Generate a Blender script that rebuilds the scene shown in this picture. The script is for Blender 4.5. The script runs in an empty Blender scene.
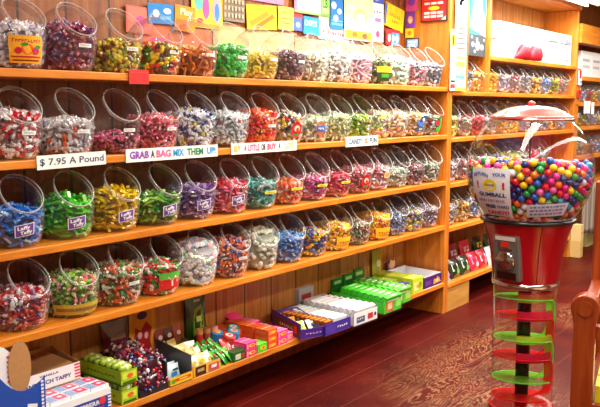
import bpy, bmesh, math, random
import numpy as np
from mathutils import Vector, Matrix, Euler
PI = math.pi
scene = bpy.context.scene
COL = scene.collection
# ------------------------------------------------------------------ camera
PITCH = math.atan((203.5 - 107) / 780.0)
THETA = math.atan(602 / math.hypot(780, 96.5))
cd = bpy.data.cameras.new('camera'); cam = bpy.data.objects.new('camera', cd); COL.objects.link(cam)
cd.sensor_width = 36; cd.lens = 780 / 600 * 36; cd.clip_end = 60; cd.clip_start = .05
cam.location = (0, -2.54, 1.495)
cam.rotation_euler = (PI / 2 - PITCH, 0, THETA - PI / 2)
scene.camera = cam
# ------------------------------------------------------------------ world, exposure
w = bpy.data.worlds.new('world'); scene.world = w; w.use_nodes = True
w.node_tree.nodes['Background'].inputs[0].default_value = (1, .93, .85, 1)
w.node_tree.nodes['Background'].inputs[1].default_value = .15
vs = scene.view_settings
vs.view_transform = 'Standard'; vs.look = 'None'; vs.gamma = 1; vs.use_curve_mapping = False
vs.exposure = 0.36
scene.cycles.transparent_max_bounces = 28
scene.cycles.max_bounces = 7
scene.cycles.sample_clamp_indirect = 4
CEIL = 2.95
# strip lights (x0, x1, y, z, power, width)
STRIPS = [(2.9, 7.75, -.62, 2.78, 125, .22), (0.5, 10.0, -1.7, CEIL - .11, 190, .32), (-2.0, 9.0, -3.3, CEIL - .11, 150, .32)]
def area(x, y, z, lx, ly, power, col=(1, .93, .82)):
    l = bpy.data.lights.new('tube_light', 'AREA'); l.shape = 'RECTANGLE'; l.size = lx; l.size_y = ly
    l.energy = power; l.color = col
    o = bpy.data.objects.new('tube_light', l); COL.objects.link(o); o.location = (x, y, z); return o
# ------------------------------------------------------------------ materials
def lin(c):
    if isinstance(c, str):
        c = tuple(int(c[i:i + 2], 16) / 255 for i in (0, 2, 4))
    return tuple((v / 12.92 if v <= .04045 else ((v + .055) / 1.055) ** 2.4) for v in c)
def L4(c): return (*lin(c), 1)
def newmat(name):
    m = bpy.data.materials.new(name); m.use_nodes = True
    nt = m.node_tree; return m, nt, nt.nodes, nt.links, nt.nodes['Principled BSDF']
def attr_mat(name, rough=.45, coat=0, metal=0, noise=0, spec=.5, trans=0):
    m, nt, N, K, b = newmat(name)
    a = N.new('ShaderNodeAttribute'); a.attribute_name = 'Col'
    src = a.outputs['Color']
    if noise:
        tc = N.new('ShaderNodeTexCoord'); nz = N.new('ShaderNodeTexNoise'); nz.inputs['Scale'].default_value = 60
        K.new(tc.outputs['Object'], nz.inputs['Vector'])
        mx = N.new('ShaderNodeMix'); mx.data_type = 'RGBA'; mx.blend_type = 'OVERLAY'; mx.inputs[0].default_value = noise
        K.new(src, mx.inputs[6]); K.new(nz.outputs['Fac'], mx.inputs[7]); src = mx.outputs[2]
    K.new(src, b.inputs['Base Color'])
    b.inputs['Roughness'].default_value = rough; b.inputs['Metallic'].default_value = metal
    b.inputs['Coat Weight'].default_value = coat; b.inputs['Coat Roughness'].default_value = .12
    b.inputs['Specular IOR Level'].default_value = spec
    return m
M_card = attr_mat('printed_card', .38, .25, noise=.12)
M_matte = attr_mat('matte_paint', .6)
M_wrap = attr_mat('candy_wrapper', .3, .8)
M_gum = attr_mat('gumball_shell', .22, .5)
M_plastic = attr_mat('painted_plastic', .25, .4)
M_chrome = attr_mat('chrome', .15, 0, 1)
M_paper = attr_mat('paper', .7)
def wood_mat(name, c1, c2, c3, axis, plank=None, rough=.38, coat=.3, pdark=.35, gap=.012):
    """grain stretched along axis; plank = (axis, width) grooves"""
    m, nt, N, K, b = newmat(name)
    tc = N.new('ShaderNodeTexCoord')
    mp = N.new('ShaderNodeMapping'); sc = [14, 14, 14]; sc[axis] = 1.1
    mp.inputs['Scale'].default_value = sc; K.new(tc.outputs['Object'], mp.inputs['Vector'])
    vec = mp.outputs['Vector']; pf = None
    if plank:
        sx = N.new('ShaderNodeSeparateXYZ'); K.new(tc.outputs['Object'], sx.inputs[0])
        dv = N.new('ShaderNodeMath'); dv.operation = 'DIVIDE'; dv.inputs[1].default_value = plank[1]; K.new(sx.outputs[plank[0]], dv.inputs[0])
        fl = N.new('ShaderNodeMath'); fl.operation = 'FLOOR'; K.new(dv.outputs[0], fl.inputs[0])
        fr = N.new('ShaderNodeMath'); fr.operation = 'FRACT'; K.new(dv.outputs[0], fr.inputs[0])
        wn = N.new('ShaderNodeTexWhiteNoise'); wn.noise_dimensions = '1D'; K.new(fl.outputs[0], wn.inputs['W'])
        va = N.new('ShaderNodeVectorMath'); va.operation = 'MULTIPLY_ADD'
        K.new(wn.outputs['Color'], va.inputs[0]); va.inputs[1].default_value = (30, 30, 30); K.new(vec, va.inputs[2]); vec = va.outputs[0]
        lt = N.new('ShaderNodeMath'); lt.operation = 'LESS_THAN'; lt.inputs[1].default_value = gap / plank[1]; K.new(fr.outputs[0], lt.inputs[0])
        pf = (lt.outputs[0], wn.outputs['Value'])
    n1 = N.new('ShaderNodeTexNoise'); n1.inputs['Scale'].default_value = 2.2; n1.inputs['Detail'].default_value = 6; n1.inputs['Distortion'].default_value = 1.2
    K.new(vec, n1.inputs['Vector'])
    r = N.new('ShaderNodeValToRGB'); r.color_ramp.elements[0].position = .3; r.color_ramp.elements[0].color = L4(c1)
    r.color_ramp.elements[1].position = .72; r.color_ramp.elements[1].color = L4(c3)
    e = r.color_ramp.elements.new(.5); e.color = L4(c2)
    K.new(n1.outputs['Fac'], r.inputs[0]); out = r.outputs[0]
    if pf:
        h = N.new('ShaderNodeMath'); h.operation = 'MULTIPLY_ADD'; h.inputs[1].default_value = .35; h.inputs[2].default_value = .8; K.new(pf[1], h.inputs[0])
        m2 = N.new('ShaderNodeVectorMath'); m2.operation = 'SCALE'; K.new(out, m2.inputs[0]); K.new(h.outputs[0], m2.inputs[3])
        mx = N.new('ShaderNodeMix'); mx.data_type = 'RGBA'; K.new(pf[0], mx.inputs[0]); K.new(m2.outputs[0], mx.inputs[6])
        mx.inputs[7].default_value = tuple(v * pdark for v in lin(c1)) + (1,); out = mx.outputs[2]
    K.new(out, b.inputs['Base Color'])
    b.inputs['Roughness'].default_value = rough; b.inputs['Coat Weight'].default_value = coat; b.inputs['Coat Roughness'].default_value = .2
    bp = N.new('ShaderNodeBump'); bp.inputs['Strength'].default_value = .08; K.new(n1.outputs['Fac'], bp.inputs['Height']); K.new(bp.outputs[0], b.inputs['Normal'])
    return m
M_woodx = wood_mat('honey_wood_long', 'c26a18', 'd8801f', 'e8983a', 0)
M_woodz = wood_mat('honey_wood_upright', 'b4601a', 'cc7620', 'dc8a30', 2)
M_back = wood_mat('plank_wood', '7c3c14', '96501e', 'ae6a2c', 2, (0, .235), .45, .15, .22, .012)
M_back_lit = wood_mat('plank_wood_lit', 'a8622a', 'c08038', 'd0964c', 2, (0, .235), .45, .15, .22, .010)  # the wall planks again, with brighter light put into the colour
M_pale = wood_mat('pale_wood', 'b07830', 'c08a3c', 'cf9c50', 0, rough=.6, coat=0)
M_dkwood = wood_mat('stained_wood', '7a2a0a', '9a3c12', 'b24e1c', 2, rough=.3, coat=.5)
def floor_mat():
    m, nt, N, K, b = newmat('worn_red_floor_paint')
    tc = N.new('ShaderNodeTexCoord')
    sx = N.new('ShaderNodeSeparateXYZ'); K.new(tc.outputs['Object'], sx.inputs[0])
    dv = N.new('ShaderNodeMath'); dv.operation = 'DIVIDE'; dv.inputs[1].default_value = .21; K.new(sx.outputs[1], dv.inputs[0])
    fr = N.new('ShaderNodeMath'); fr.operation = 'FRACT'; K.new(dv.outputs[0], fr.inputs[0])
    fl = N.new('ShaderNodeMath'); fl.operation = 'FLOOR'; K.new(dv.outputs[0], fl.inputs[0])
    lt = N.new('ShaderNodeMath'); lt.operation = 'LESS_THAN'; lt.inputs[1].default_value = .018; K.new(fr.outputs[0], lt.inputs[0])
    wn = N.new('ShaderNodeTexWhiteNoise'); wn.noise_dimensions = '1D'; K.new(fl.outputs[0], wn.inputs['W'])
    n0 = N.new('ShaderNodeTexNoise'); n0.inputs['Scale'].default_value = 3; n0.inputs['Detail'].default_value = 5
    K.new(tc.outputs['Object'], n0.inputs['Vector'])
    r0 = N.new('ShaderNodeValToRGB'); r0.color_ramp.elements[0].position = .35; r0.color_ramp.elements[0].color = L4('3a0503')
    r0.color_ramp.elements[1].position = .7; r0.color_ramp.elements[1].color = L4('520d07'); K.new(n0.outputs['Fac'], r0.inputs[0])
    # worn grain: swirling bands where a wear mask is high
    mp = N.new('ShaderNodeMapping'); mp.inputs['Scale'].default_value = (.55, 3.2, 1); K.new(tc.outputs['Object'], mp.inputs[0])
    off = N.new('ShaderNodeVectorMath'); off.operation = 'MULTIPLY_ADD'; K.new(wn.outputs['Color'], off.inputs[0]); off.inputs[1].default_value = (9, 9, 9); K.new(mp.outputs[0], off.inputs[2])
    n1 = N.new('ShaderNodeTexNoise'); n1.inputs['Scale'].default_value = 2.0; n1.inputs['Detail'].default_value = 5; n1.inputs['Distortion'].default_value = 1.0; n1.inputs['Roughness'].default_value = .55
    K.new(off.outputs[0], n1.inputs['Vector'])
    wv = N.new('ShaderNodeMath'); wv.operation = 'PINGPONG'; wv.inputs[1].default_value = .022; K.new(n1.outputs['Fac'], wv.inputs[0])
    mk = N.new('ShaderNodeTexNoise'); mk.inputs['Scale'].default_value = .75; mk.inputs['Detail'].default_value = 2; K.new(tc.outputs['Object'], mk.inputs['Vector'])
    mr = N.new('ShaderNodeMapRange'); mr.inputs[1].default_value = .47; mr.inputs[2].default_value = .66; K.new(mk.outputs['Fac'], mr.inputs[0])
    wr = N.new('ShaderNodeMapRange'); wr.inputs[1].default_value = .0115; wr.inputs[2].default_value = .018; K.new(wv.outputs[0], wr.inputs[0])
    # the aisle (away from the shelves) is walked bare
    ay = N.new('ShaderNodeMapRange'); ay.inputs[1].default_value = -.22; ay.inputs[2].default_value = -.5; K.new(sx.outputs[1], ay.inputs[0])
    mu = N.new('ShaderNodeMath'); mu.operation = 'MULTIPLY'; K.new(wr.outputs[0], mu.inputs[0]); K.new(mr.outputs[0], mu.inputs[1])
    mu2 = N.new('ShaderNodeMath'); mu2.operation = 'MULTIPLY'; K.new(mu.outputs[0], mu2.inputs[0]); K.new(ay.outputs[0], mu2.inputs[1])
    mx = N.new('ShaderNodeMix'); mx.data_type = 'RGBA'; K.new(mu2.outputs[0], mx.inputs[0]); K.new(r0.outputs[0], mx.inputs[6]); mx.inputs[7].default_value = L4('845a3c')
    mg = N.new('ShaderNodeMix'); mg.data_type = 'RGBA'; K.new(lt.outputs[0], mg.inputs[0]); K.new(mx.outputs[2], mg.inputs[6]); mg.inputs[7].default_value = L4('703028')
    K.new(mg.outputs[2], b.inputs['Base Color'])
    b.inputs['Roughness'].default_value = .45; b.inputs['Specular IOR Level'].default_value = .12; b.inputs['Coat Weight'].default_value = 0
    return m
M_floor = floor_mat()
def flat_mat(name, c, rough=.6, metal=0):
    m, nt, N, K, b = newmat(name); b.inputs['Base Color'].default_value = L4(c); b.inputs['Roughness'].default_value = rough; b.inputs['Metallic'].default_value = metal
    nz = N.new('ShaderNodeTexNoise'); nz.inputs['Scale'].default_value = 8
    bp = N.new('ShaderNodeBump'); bp.inputs['Strength'].default_value = .04; K.new(nz.outputs['Fac'], bp.inputs['Height']); K.new(bp.outputs[0], b.inputs['Normal'])
    return m
M_wallp = flat_mat('cream_plaster', 'd8c09a', .8)
M_ceil = flat_mat('ceiling_paint', 'cfc0a4', .9)
M_fix = flat_mat('white_enamel', 'f2f0ea', .4)
def thin_glass(name, tint, base=.035, power=3.5, k=.75, rough=.04, haze=0):
    m = bpy.data.materials.new(name); m.use_nodes = True; N = m.node_tree.nodes; K = m.node_tree.links
    N.clear(); out = N.new('ShaderNodeOutputMaterial')
    t = N.new('ShaderNodeBsdfTransparent'); t.inputs[0].default_value = (*tint, 1)
    g = N.new('ShaderNodeBsdfGlossy'); g.inputs['Roughness'].default_value = rough
    lw = N.new('ShaderNodeLayerWeight'); lw.inputs[0].default_value = .5
    p = N.new('ShaderNodeMath'); p.operation = 'POWER'; p.inputs[1].default_value = power; K.new(lw.outputs['Facing'], p.inputs[0])
    a = N.new('ShaderNodeMath'); a.operation = 'MULTIPLY_ADD'; a.inputs[1].default_value = k; a.inputs[2].default_value = base; a.use_clamp = True; K.new(p.outputs[0], a.inputs[0])
    mx = N.new('ShaderNodeMixShader'); K.new(a.outputs[0], mx.inputs[0]); K.new(t.outputs[0], mx.inputs[1]); K.new(g.outputs[0], mx.inputs[2])
    if haze:       # scuffed plastic scatters a little light
        d = N.new('ShaderNodeBsdfDiffuse'); d.inputs[0].default_value = (.9, .9, .9, 1); tr = N.new('ShaderNodeBsdfTranslucent'); tr.inputs[0].default_value = (.9, .9, .9, 1)
        m3 = N.new('ShaderNodeMixShader'); m3.inputs[0].default_value = .5; K.new(d.outputs[0], m3.inputs[1]); K.new(tr.outputs[0], m3.inputs[2])
        h = N.new('ShaderNodeMath'); h.operation = 'MULTIPLY_ADD'; h.inputs[1].default_value = haze * 2.2; h.inputs[2].default_value = haze * .45; K.new(p.outputs[0], h.inputs[0])
        m4 = N.new('ShaderNodeMixShader'); K.new(h.outputs[0], m4.inputs[0]); K.new(mx.outputs[0], m4.inputs[1]); K.new(m3.outputs[0], m4.inputs[2]); mx = m4
    K.new(mx.outputs[0], out.inputs[0]); return m
M_jar = thin_glass('clear_jar_plastic', (.965, .97, .97), .07, 2.2, .8, .09, .05)
M_globe = thin_glass('clear_globe_plastic', (.98, .985, .985), .045, 3.5, .8, .02)
M_tube = thin_glass('clear_tube_acrylic', (.97, .985, .98), .03, 3, .6, .03)
def rim_mat():
    m, nt, N, K, b = newmat('thick_clear_rim')
    b.inputs['Base Color'].default_value = (.85, .87, .86, 1); b.inputs['Roughness'].default_value = .08
    t = N.new('ShaderNodeBsdfTransparent'); mx = N.new('ShaderNodeMixShader'); mx.inputs[0].default_value = .28
    K.new(t.outputs[0], mx.inputs[1]); K.new(b.outputs[0], mx.inputs[2]); K.new(mx.outputs[0], N['Material Output'].inputs[0]); return m
M_rim = rim_mat()
def neon(name, c, al=.5):
    m, nt, N, K, b = newmat(name)
    b.inputs['Base Color'].default_value = (*c, 1); b.inputs['Roughness'].default_value = .12
    tr = N.new('ShaderNodeBsdfTranslucent'); tr.inputs[0].default_value = (*c, 1)
    t = N.new('ShaderNodeBsdfTransparent'); t.inputs[0].default_value = (*[.55 + .45 * v for v in c], 1)
    m1 = N.new('ShaderNodeMixShader'); m1.inputs[0].default_value = .5; K.new(b.outputs[0], m1.inputs[1]); K.new(tr.outputs[0], m1.inputs[2])
    lw = N.new('ShaderNodeLayerWeight'); lw.inputs[0].default_value = .4
    a = N.new('ShaderNodeMath'); a.operation = 'MULTIPLY_ADD'; a.inputs[1].default_value = .12; a.inputs[2].default_value = al; a.use_clamp = True; K.new(lw.outputs['Facing'], a.inputs[0])
    m2 = N.new('ShaderNodeMixShader'); K.new(a.outputs[0], m2.inputs[0]); K.new(t.outputs[0], m2.inputs[1]); K.new(m1.outputs[0], m2.inputs[2])
    K.new(m2.outputs[0], N['Material Output'].inputs[0]); return m
M_edge = {}
M_ngreen = neon('neon_green_acrylic', (.35, 1, .12), .34); M_nred = neon('neon_red_acrylic', (1, .03, .04), .42)
M_edge['gre'] = neon('neon_green_edge', (.35, 1, .15), .95); M_edge['red'] = neon('neon_red_edge', (1, .03, .04), .95)
M_nyellow = neon('neon_yellow_acrylic', (.85, .95, .08)); M_npink = neon('neon_pink_acrylic', (1, .05, .18))
# ------------------------------------------------------------------ mesh helpers
class MB:
    def __init__(s): s.v = []; s.f = []; s.c = []; s.T = Matrix.Identity(4)
    def add(s, vs, fs, col):
        n = len(s.v); s.v += [tuple(s.T @ Vector(p)) for p in vs]
        single = isinstance(col, (str, tuple)); cc = L4(col) if single else None
        for i, f in enumerate(fs):
            s.f.append(tuple(n + k for k in f)); s.c.append(cc if single else L4(col[i]))
        return s
    def box(s, x0, x1, y0, y1, z0, z1, col, cols=None):
        """cols: dict with keys -x +x -y +y -z +z overriding col"""
        vs = [(x0, y0, z0), (x1, y0, z0), (x1, y1, z0), (x0, y1, z0), (x0, y0, z1), (x1, y0, z1), (x1, y1, z1), (x0, y1, z1)]
        fs = [(0, 3, 2, 1), (4, 5, 6, 7), (0, 1, 5, 4), (2, 3, 7, 6), (1, 2, 6, 5), (3, 0, 4, 7)]
        ks = ['-z', '+z', '-y', '+y', '+x', '-x']; cols = cols or {}
        return s.add(vs, fs, [cols.get(k, col) for k in ks])
    def lathe(s, prof, col, n=32, c=(0, 0), cap0=False, cap1=False, ax=None):
        vs = []; fs = []
        for r, z in prof:
            for i in range(n):
                a = 2 * PI * i / n; vs.append((c[0] + r * math.cos(a), c[1] + r * math.sin(a), z))
        for j in range(len(prof) - 1):
            for i in range(n): fs.append((j * n + i, j * n + (i + 1) % n, (j + 1) * n + (i + 1) % n, (j + 1) * n + i))
        if cap0: fs.append(tuple(reversed(range(n))))
        if cap1: fs.append(tuple((len(prof) - 1) * n + i for i in range(n)))
        return s.add(vs, fs, col)
    def tube(s, pts, r, col, n=8, closed=False, caps=True):
        pts = [Vector(p) for p in pts]; m = len(pts); vs = []; fs = []
        for k, p in enumerate(pts):
            a = pts[(k - 1) % m] if closed or k > 0 else p; b = pts[(k + 1) % m] if closed or k < m - 1 else p
            t = (b - a).normalized(); u = t.orthogonal().normalized() if k == 0 else (u - t * u.dot(t)).normalized(); v2 = t.cross(u)
            for i in range(n):
                q = p + (u * math.cos(2 * PI * i / n) + v2 * math.sin(2 * PI * i / n)) * (r[k] if isinstance(r, list) else r); vs.append(tuple(q))
        for k in range(m if closed else m - 1):
            k2 = (k + 1) % m
            for i in range(n): fs.append((k * n + i, k * n + (i + 1) % n, k2 * n + (i + 1) % n, k2 * n + i))
        if caps and not closed: fs += [tuple(reversed(range(n))), tuple((m - 1) * n + i for i in range(n))]
        return s.add(vs, fs, col)
    def prism(s, poly, y0, y1, col, side=None):
        """polygon in x,z extruded along y"""
        n = len(poly); vs = [(x, y0, z) for x, z in poly] + [(x, y1, z) for x, z in poly]
        fs = [tuple(range(n)), tuple(reversed(range(n, 2 * n)))] + [(i, n + i, n + (i + 1) % n, (i + 1) % n) for i in range(n)]
        return s.add(vs, fs, [col, col] + [side or col] * n)
    def build(s, name, mat, parent=None, loc=(0, 0, 0), rot=(0, 0, 0), smooth=False, bevel=0):
        me = bpy.data.meshes.new(name); me.from_pydata(s.v, [], s.f)
        ca = me.color_attributes.new('Col', 'FLOAT_COLOR', 'CORNER')
        buf = np.repeat(np.array(s.c, dtype=np.float32), [len(f) for f in s.f], axis=0).ravel(); ca.data.foreach_set('color', buf)
        me.materials.append(mat)
        if smooth: me.polygons.foreach_set('use_smooth', [True] * len(me.polygons))
        me.update(); o = bpy.data.objects.new(name, me); COL.objects.link(o); o.parent = parent; o.location = loc; o.rotation_euler = rot
        if bevel:
            b = o.modifiers.new('b', 'BEVEL'); b.width = bevel; b.segments = 2; b.limit_method = 'ANGLE'
        return o
def tag(o, label=None, cat=None, group=None, kind=None):
    for k, v in (('label', label), ('category', cat), ('group', group), ('kind', kind)):
        if v: o[k] = v
    return o
def thing(name, label, cat, loc=(0, 0, 0), rot=(0, 0, 0), group=None):
    o = bpy.data.objects.new(name, None); COL.objects.link(o); o.location = loc; o.rotation_euler = rot
    o.empty_display_size = .05
    return tag(o, label, cat, group)
def structure(o): o['kind'] = 'structure'; return o
_tc = {}
def text_geo(body, bold=0.0, spacing=1.0):
    """centred text geometry, cap height about .7 of size 1"""
    key = (body, bold, spacing)
    if body[0] == '~' and key not in _tc:      # lettering too small to read in the photo: plain strokes
        rq = random.Random(len(body)); vs = []; fs = []; x = 0
        for ch in body[1:]:
            wd = rq.uniform(.34, .5); h0 = rq.uniform(-.35, -.2); h1 = rq.uniform(.12, .35)
            for a, b, c, d in ((x, x + .14, h0, h1), (x + .14, x + wd, rq.choice([h0, h1 - .14, -.05]), 0)):
                d = d or c + .14; n = len(vs); vs += [(a, c), (b, c), (b, d), (a, d)]; fs.append((n, n + 1, n + 2, n + 3))
            x += wd + .12
        x -= .12; _tc[key] = ([(p - x / 2, q) for p, q in vs], fs, x)
    if key not in _tc:
        c = bpy.data.curves.new('t', 'FONT'); c.body = body; c.align_x = 'CENTER'; c.align_y = 'CENTER'; c.resolution_u = 2; c.offset = bold; c.space_character = spacing
        o = bpy.data.objects.new('t', c); COL.objects.link(o); dg = bpy.context.evaluated_depsgraph_get()
        me = o.evaluated_get(dg).to_mesh(); vs = [tuple(v.co) for v in me.vertices]; fs = [tuple(p.vertices) for p in me.polygons]
        bpy.data.objects.remove(o); bpy.data.curves.remove(c)
        xs = [v[0] for v in vs]; cx = (min(xs) + max(xs)) / 2; wdt = max(xs) - min(xs)
        _tc[key] = ([(v[0] - cx, v[1]) for v in vs], fs, wdt)
    return _tc[key]
def put_text(mb, body, fn, size, col, width=None, bold=.02, spacing=1.0, cx=0, cy=0):
    """fn maps (u, v) on the sheet to a 3-D point"""
    vs, fs, wd = text_geo(body, bold, spacing); sx = size
    if width: sx = width / wd
    mb.add([fn(cx + x * sx, cy + y * size) for x, y in vs], fs, col)
def rect(mb, fn, u0, u1, v0, v1, col, n=1, m=1):
    vs = [fn(u0 + (u1 - u0) * i / n, v0 + (v1 - v0) * j / m) for j in range(m + 1) for i in range(n + 1)]
    fs = [(j * (n + 1) + i, j * (n + 1) + i + 1, (j + 1) * (n + 1) + i + 1, (j + 1) * (n + 1) + i) for j in range(m) for i in range(n)]
    mb.add(vs, fs, col)
def disc(mb, fn, cu, cv, ru, rv, col, n=16):
    mb.add([fn(cu + ru * math.cos(2 * PI * i / n), cv + rv * math.sin(2 * PI * i / n)) for i in range(n)], [tuple(range(n))], col)
def front(x, y, z, e=.0012):      # sheet facing -y, u to +x, v up
    return lambda u, v, k=0: (x + u, y - e - k, z + v)
def side(x, y, z, e=.0012):       # sheet facing -x, u to -y (reads left to right from -x side)
    return lambda u, v, k=0: (x - e - k, y - u, z + v)
def topf(x, y, z, e=.0012):
    return lambda u, v, k=0: (x + u, y + v, z + e + k)
def lift(fn, d): 
    p0 = Vector(fn(0, 0)); n = (Vector(fn(1e-3, 0)) - p0).cross(Vector(fn(0, 1e-3)) - p0).normalized() * d
    return lambda u, v: tuple(Vector(fn(u, v)) + n)
# ------------------------------------------------------------------ the room
WB = .36          # front face of the back wall
def slab(name, x0, x1, y0, y1, z0, z1, mat):
    return structure(MB().box(x0, x1, y0, y1, z0, z1, 'ffffff').build(name, mat))
slab('floor', -3, 14, -5.5, .8, -.1, 0, M_floor)
slab('ceiling', -3, 14, -5.5, .8, CEIL, CEIL + .1, M_ceil)
slab('wall_back', -3, 14, WB, .5, 0, CEIL, M_back)
slab('wall_front', -3, 14, -5.6, -5.5, 0, CEIL, M_wallp)
slab('wall_left', -3.1, -3, -5.5, .5, 0, CEIL, M_wallp)
slab('wall_right', 14, 14.1, -5.5, .5, 0, CEIL, M_wallp)
def fixture(label, x0, x1, y, z, power, wd, group='ceiling strip lights'):
    t = thing('strip_light', label, 'light fixture', ((x0 + x1) / 2, y, z), group=group); h = (x1 - x0) / 2
    MB().box(-h, h, -wd / 2 - .03, wd / 2 + .03, 0.004, .05, 'f4f2ec').build('housing', M_fix, t)
    MB().box(-h, h, -wd / 2 - .03, -wd / 2 - .01, -.03, .004, 'f4f2ec').box(-h, h, wd / 2 + .01, wd / 2 + .03, -.03, .004, 'f4f2ec').build('reflector', M_fix, t)
    if z + .05 < CEIL - .02:
        MB().box(-h * .8 - .01, -h * .8 + .01, -.01, .01, .05, CEIL - z, 'f4f2ec').box(h * .8 - .01, h * .8 + .01, -.01, .01, .05, CEIL - z, 'f4f2ec').build('hanger', M_fix, t)
    area(t.location.x, y, z - .002, 2 * h - .04, wd, power)
labs = ['long strip light hanging in front of the wooden shelves', 'ceiling strip light over the middle of the aisle', 'ceiling strip light farthest from the shelves']
for q, (x0, x1, y, z, pw, wd) in enumerate(STRIPS): fixture(labs[q], x0, x1, y, z, pw, wd, 'shop strip lights')
# ------------------------------------------------------------------ shelving
T = .031          # board thickness
LEV = [1.633, 1.300, .971, .651, .233]     # shelf top heights
def shelves(label, x0, x1, levels, top, cornice=None):
    t = thing('shelving_unit', label, 'shelves', (x0, 0, 0)); W = x1 - x0
    for a in (0, W - T):
        MB().box(a, a + T, 0, WB - .004, 0, top, 'ffffff').build('side_panel', M_woodz, t, bevel=.002)
    for z in levels:
        MB().box(T, W - T, -.004, WB - .004, z - T, z, 'ffffff').build('shelf', M_woodx, t, bevel=.003)
    return t
mainu = shelves('long honey-wood shelf unit holding four rows of candy jars', 1.12, 5.058, LEV, 2.42)
DR = .022
LEV2 = [z - DR - .003 for z in LEV]
u2 = shelves('honey-wood shelf unit behind the gumball machine with white boxes on top', 5.062, 7.765, LEV2, 2.42)
MB().box(.66, 2.703 - T, -.004, WB - .004, 1.855, 1.887, 'ffffff').build('shelf', M_woodx, u2, bevel=.003)
MB().box(.63, .66, .0, WB - .004, 1.58, 2.42, 'ffffff').build('side_panel', M_woodz, u2)
MB().box(.03, .40, .004, .05, 0, LEV2[4] - T, 'ffffff').build('base_block', M_pale, u2)
MB().box(T + .001, 3.938 - T, WB - .024, WB - .005, LEV[4], LEV[3] - T, 'ffffff').build('back_panel', M_back_lit, mainu)  # added panel, its lighter planks paint in the light on the bottom row
MB().box(.661, 2.703 - T, WB - .024, WB - .005, 1.887, 2.42, 'ffffff').build('back_panel', M_back_lit, u2)  # added panel too: strong light near the top is painted into its planks
MB().box(T, 3.94 - T, .29, .31, 0, LEV[4] - T, 'ffffff').build('base_panel', M_dkwood, mainu)
MB().box(.0, 3.938, .0, .05, 2.425, 2.56, 'ffffff').box(0, 3.938, .05, WB - .004, 2.425, 2.45, 'ffffff').build('cornice', M_woodx, mainu)
MB().box(.0, 2.703, -.02, .05, 2.425, 2.56, 'ffffff').box(0, 2.703, .05, WB - .004, 2.425, 2.45, 'ffffff').build('cornice', M_woodx, u2)
# shallower unit further on
LEV3 = [1.80, 1.545, 1.30, 1.00, .72]
u3 = thing('shelving_unit', 'narrow far shelf unit past the wooden end panel, holding small jars', 'shelves', (7.80, 0, 0))
for a in (0, 2.6): MB().box(a, a + .1, .02, WB - .004, 0, 2.1 if a else 1.8, 'ffffff').build('side_panel', M_woodz, u3)
for z in LEV3: MB().box(.1, 2.6, .02, WB - .004, z - .04, z, 'ffffff').build('shelf', M_woodx, u3)
MB().box(0, 2.7, -.02, .1, 2.12, 2.30, 'ffffff').build('header_board', M_woodx, u3)
MB().box(0, 2.7, .1, WB - .004, 2.28, 2.30, 'ffffff').build('header_top', M_woodx, u3)
# light bar on the top of the shelf units
fixture('bright strip light along the top edge of the shelf units', 3.7, 7.7, -.14, 2.47, 42, .06, 'shop strip lights')
# ------------------------------------------------------------------ jars
def _ring(t, a, d, r=None):
    q = math.radians(a); return (t, .012 - d * math.sin(q), (.112 + d * math.cos(q)) * 1.14, a, r or math.sqrt(.1135 ** 2 - d * d))
RINGS = [(0, .012, .003, 0, .066), (.04, .012, .0, 0, .080), (.09, .012, .010, 0, .092), (.18, .012, .032, 0, .102), _ring(.28, 0, -.05, .109), _ring(.38, 0, -.02), _ring(.47, 8, 0), _ring(.56, 16, .018), _ring(.65, 25, .036),
         _ring(.74, 33, .052), _ring(.82, 40, .066), _ring(.89, 45, .078), _ring(.94, 47, .086, .0775), _ring(1.0, 47, .098, .080)]
RT = np.array(RINGS)
def S(t, phi, rho=1.0, off=0.0):
    cy = np.interp(t, RT[:, 0], RT[:, 1]); cz = np.interp(t, RT[:, 0], RT[:, 2]); a = np.radians(np.interp(t, RT[:, 0], RT[:, 3])); r = np.interp(t, RT[:, 0], RT[:, 4]) * rho + off
    yy = cy + r * np.sin(phi) * np.cos(a); return np.stack([r * np.cos(phi), np.maximum(yy, (yy + .06) * 1.22 - .06), cz + r * np.sin(phi) * np.sin(a) * 1.14], -1)
def jar_geo(n):
    ts = [0, .04, .09, .18, .28, .33, .38, .425, .47, .515, .56, .605, .65, .695, .74, .78, .82, .855, .89, .915, .94, .97, 1.0]
    if n < 20: ts = ts[::2]
    mb = MB(); vs = []; fs = []
    for t in ts: vs += [tuple(p) for p in S(t, np.arange(n) * 2 * PI / n)]
    for j in range(len(ts) - 1):
        for i in range(n): fs.append((j * n + i, j * n + (i + 1) % n, (j + 1) * n + (i + 1) % n, (j + 1) * n + i))
    fs.append(tuple(reversed(range(n)))); mb.add(vs, fs, 'ffffff'); return mb
jar_body = jar_geo(36).build('body', M_jar, smooth=True); jar_body_me = jar_body.data
ringpts = [tuple(p) for p in S(1.0, np.arange(36) * 2 * PI / 36)]
jar_rim = MB().tube(ringpts, .0028, 'ffffff', 6, True).build('rim', M_rim, smooth=True); jar_rim_me = jar_rim.data
ringp2 = [tuple(p) for p in S(.94, np.arange(36) * 2 * PI / 36)]
jar_neck_me = MB().tube(ringp2, .0013, 'ffffff', 5, True).build('neck_ring', M_rim, smooth=True)
_tmp = [jar_body, jar_rim, jar_neck_me]; jar_neck_me = jar_neck_me.data
for o in _tmp: bpy.data.objects.remove(o)
def link(name, me, parent=None, loc=(0, 0, 0), rot=(0, 0, 0)):
    o = bpy.data.objects.new(name, me); COL.objects.link(o); o.parent = parent; o.location = loc; o.rotation_euler = rot; return o
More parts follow.
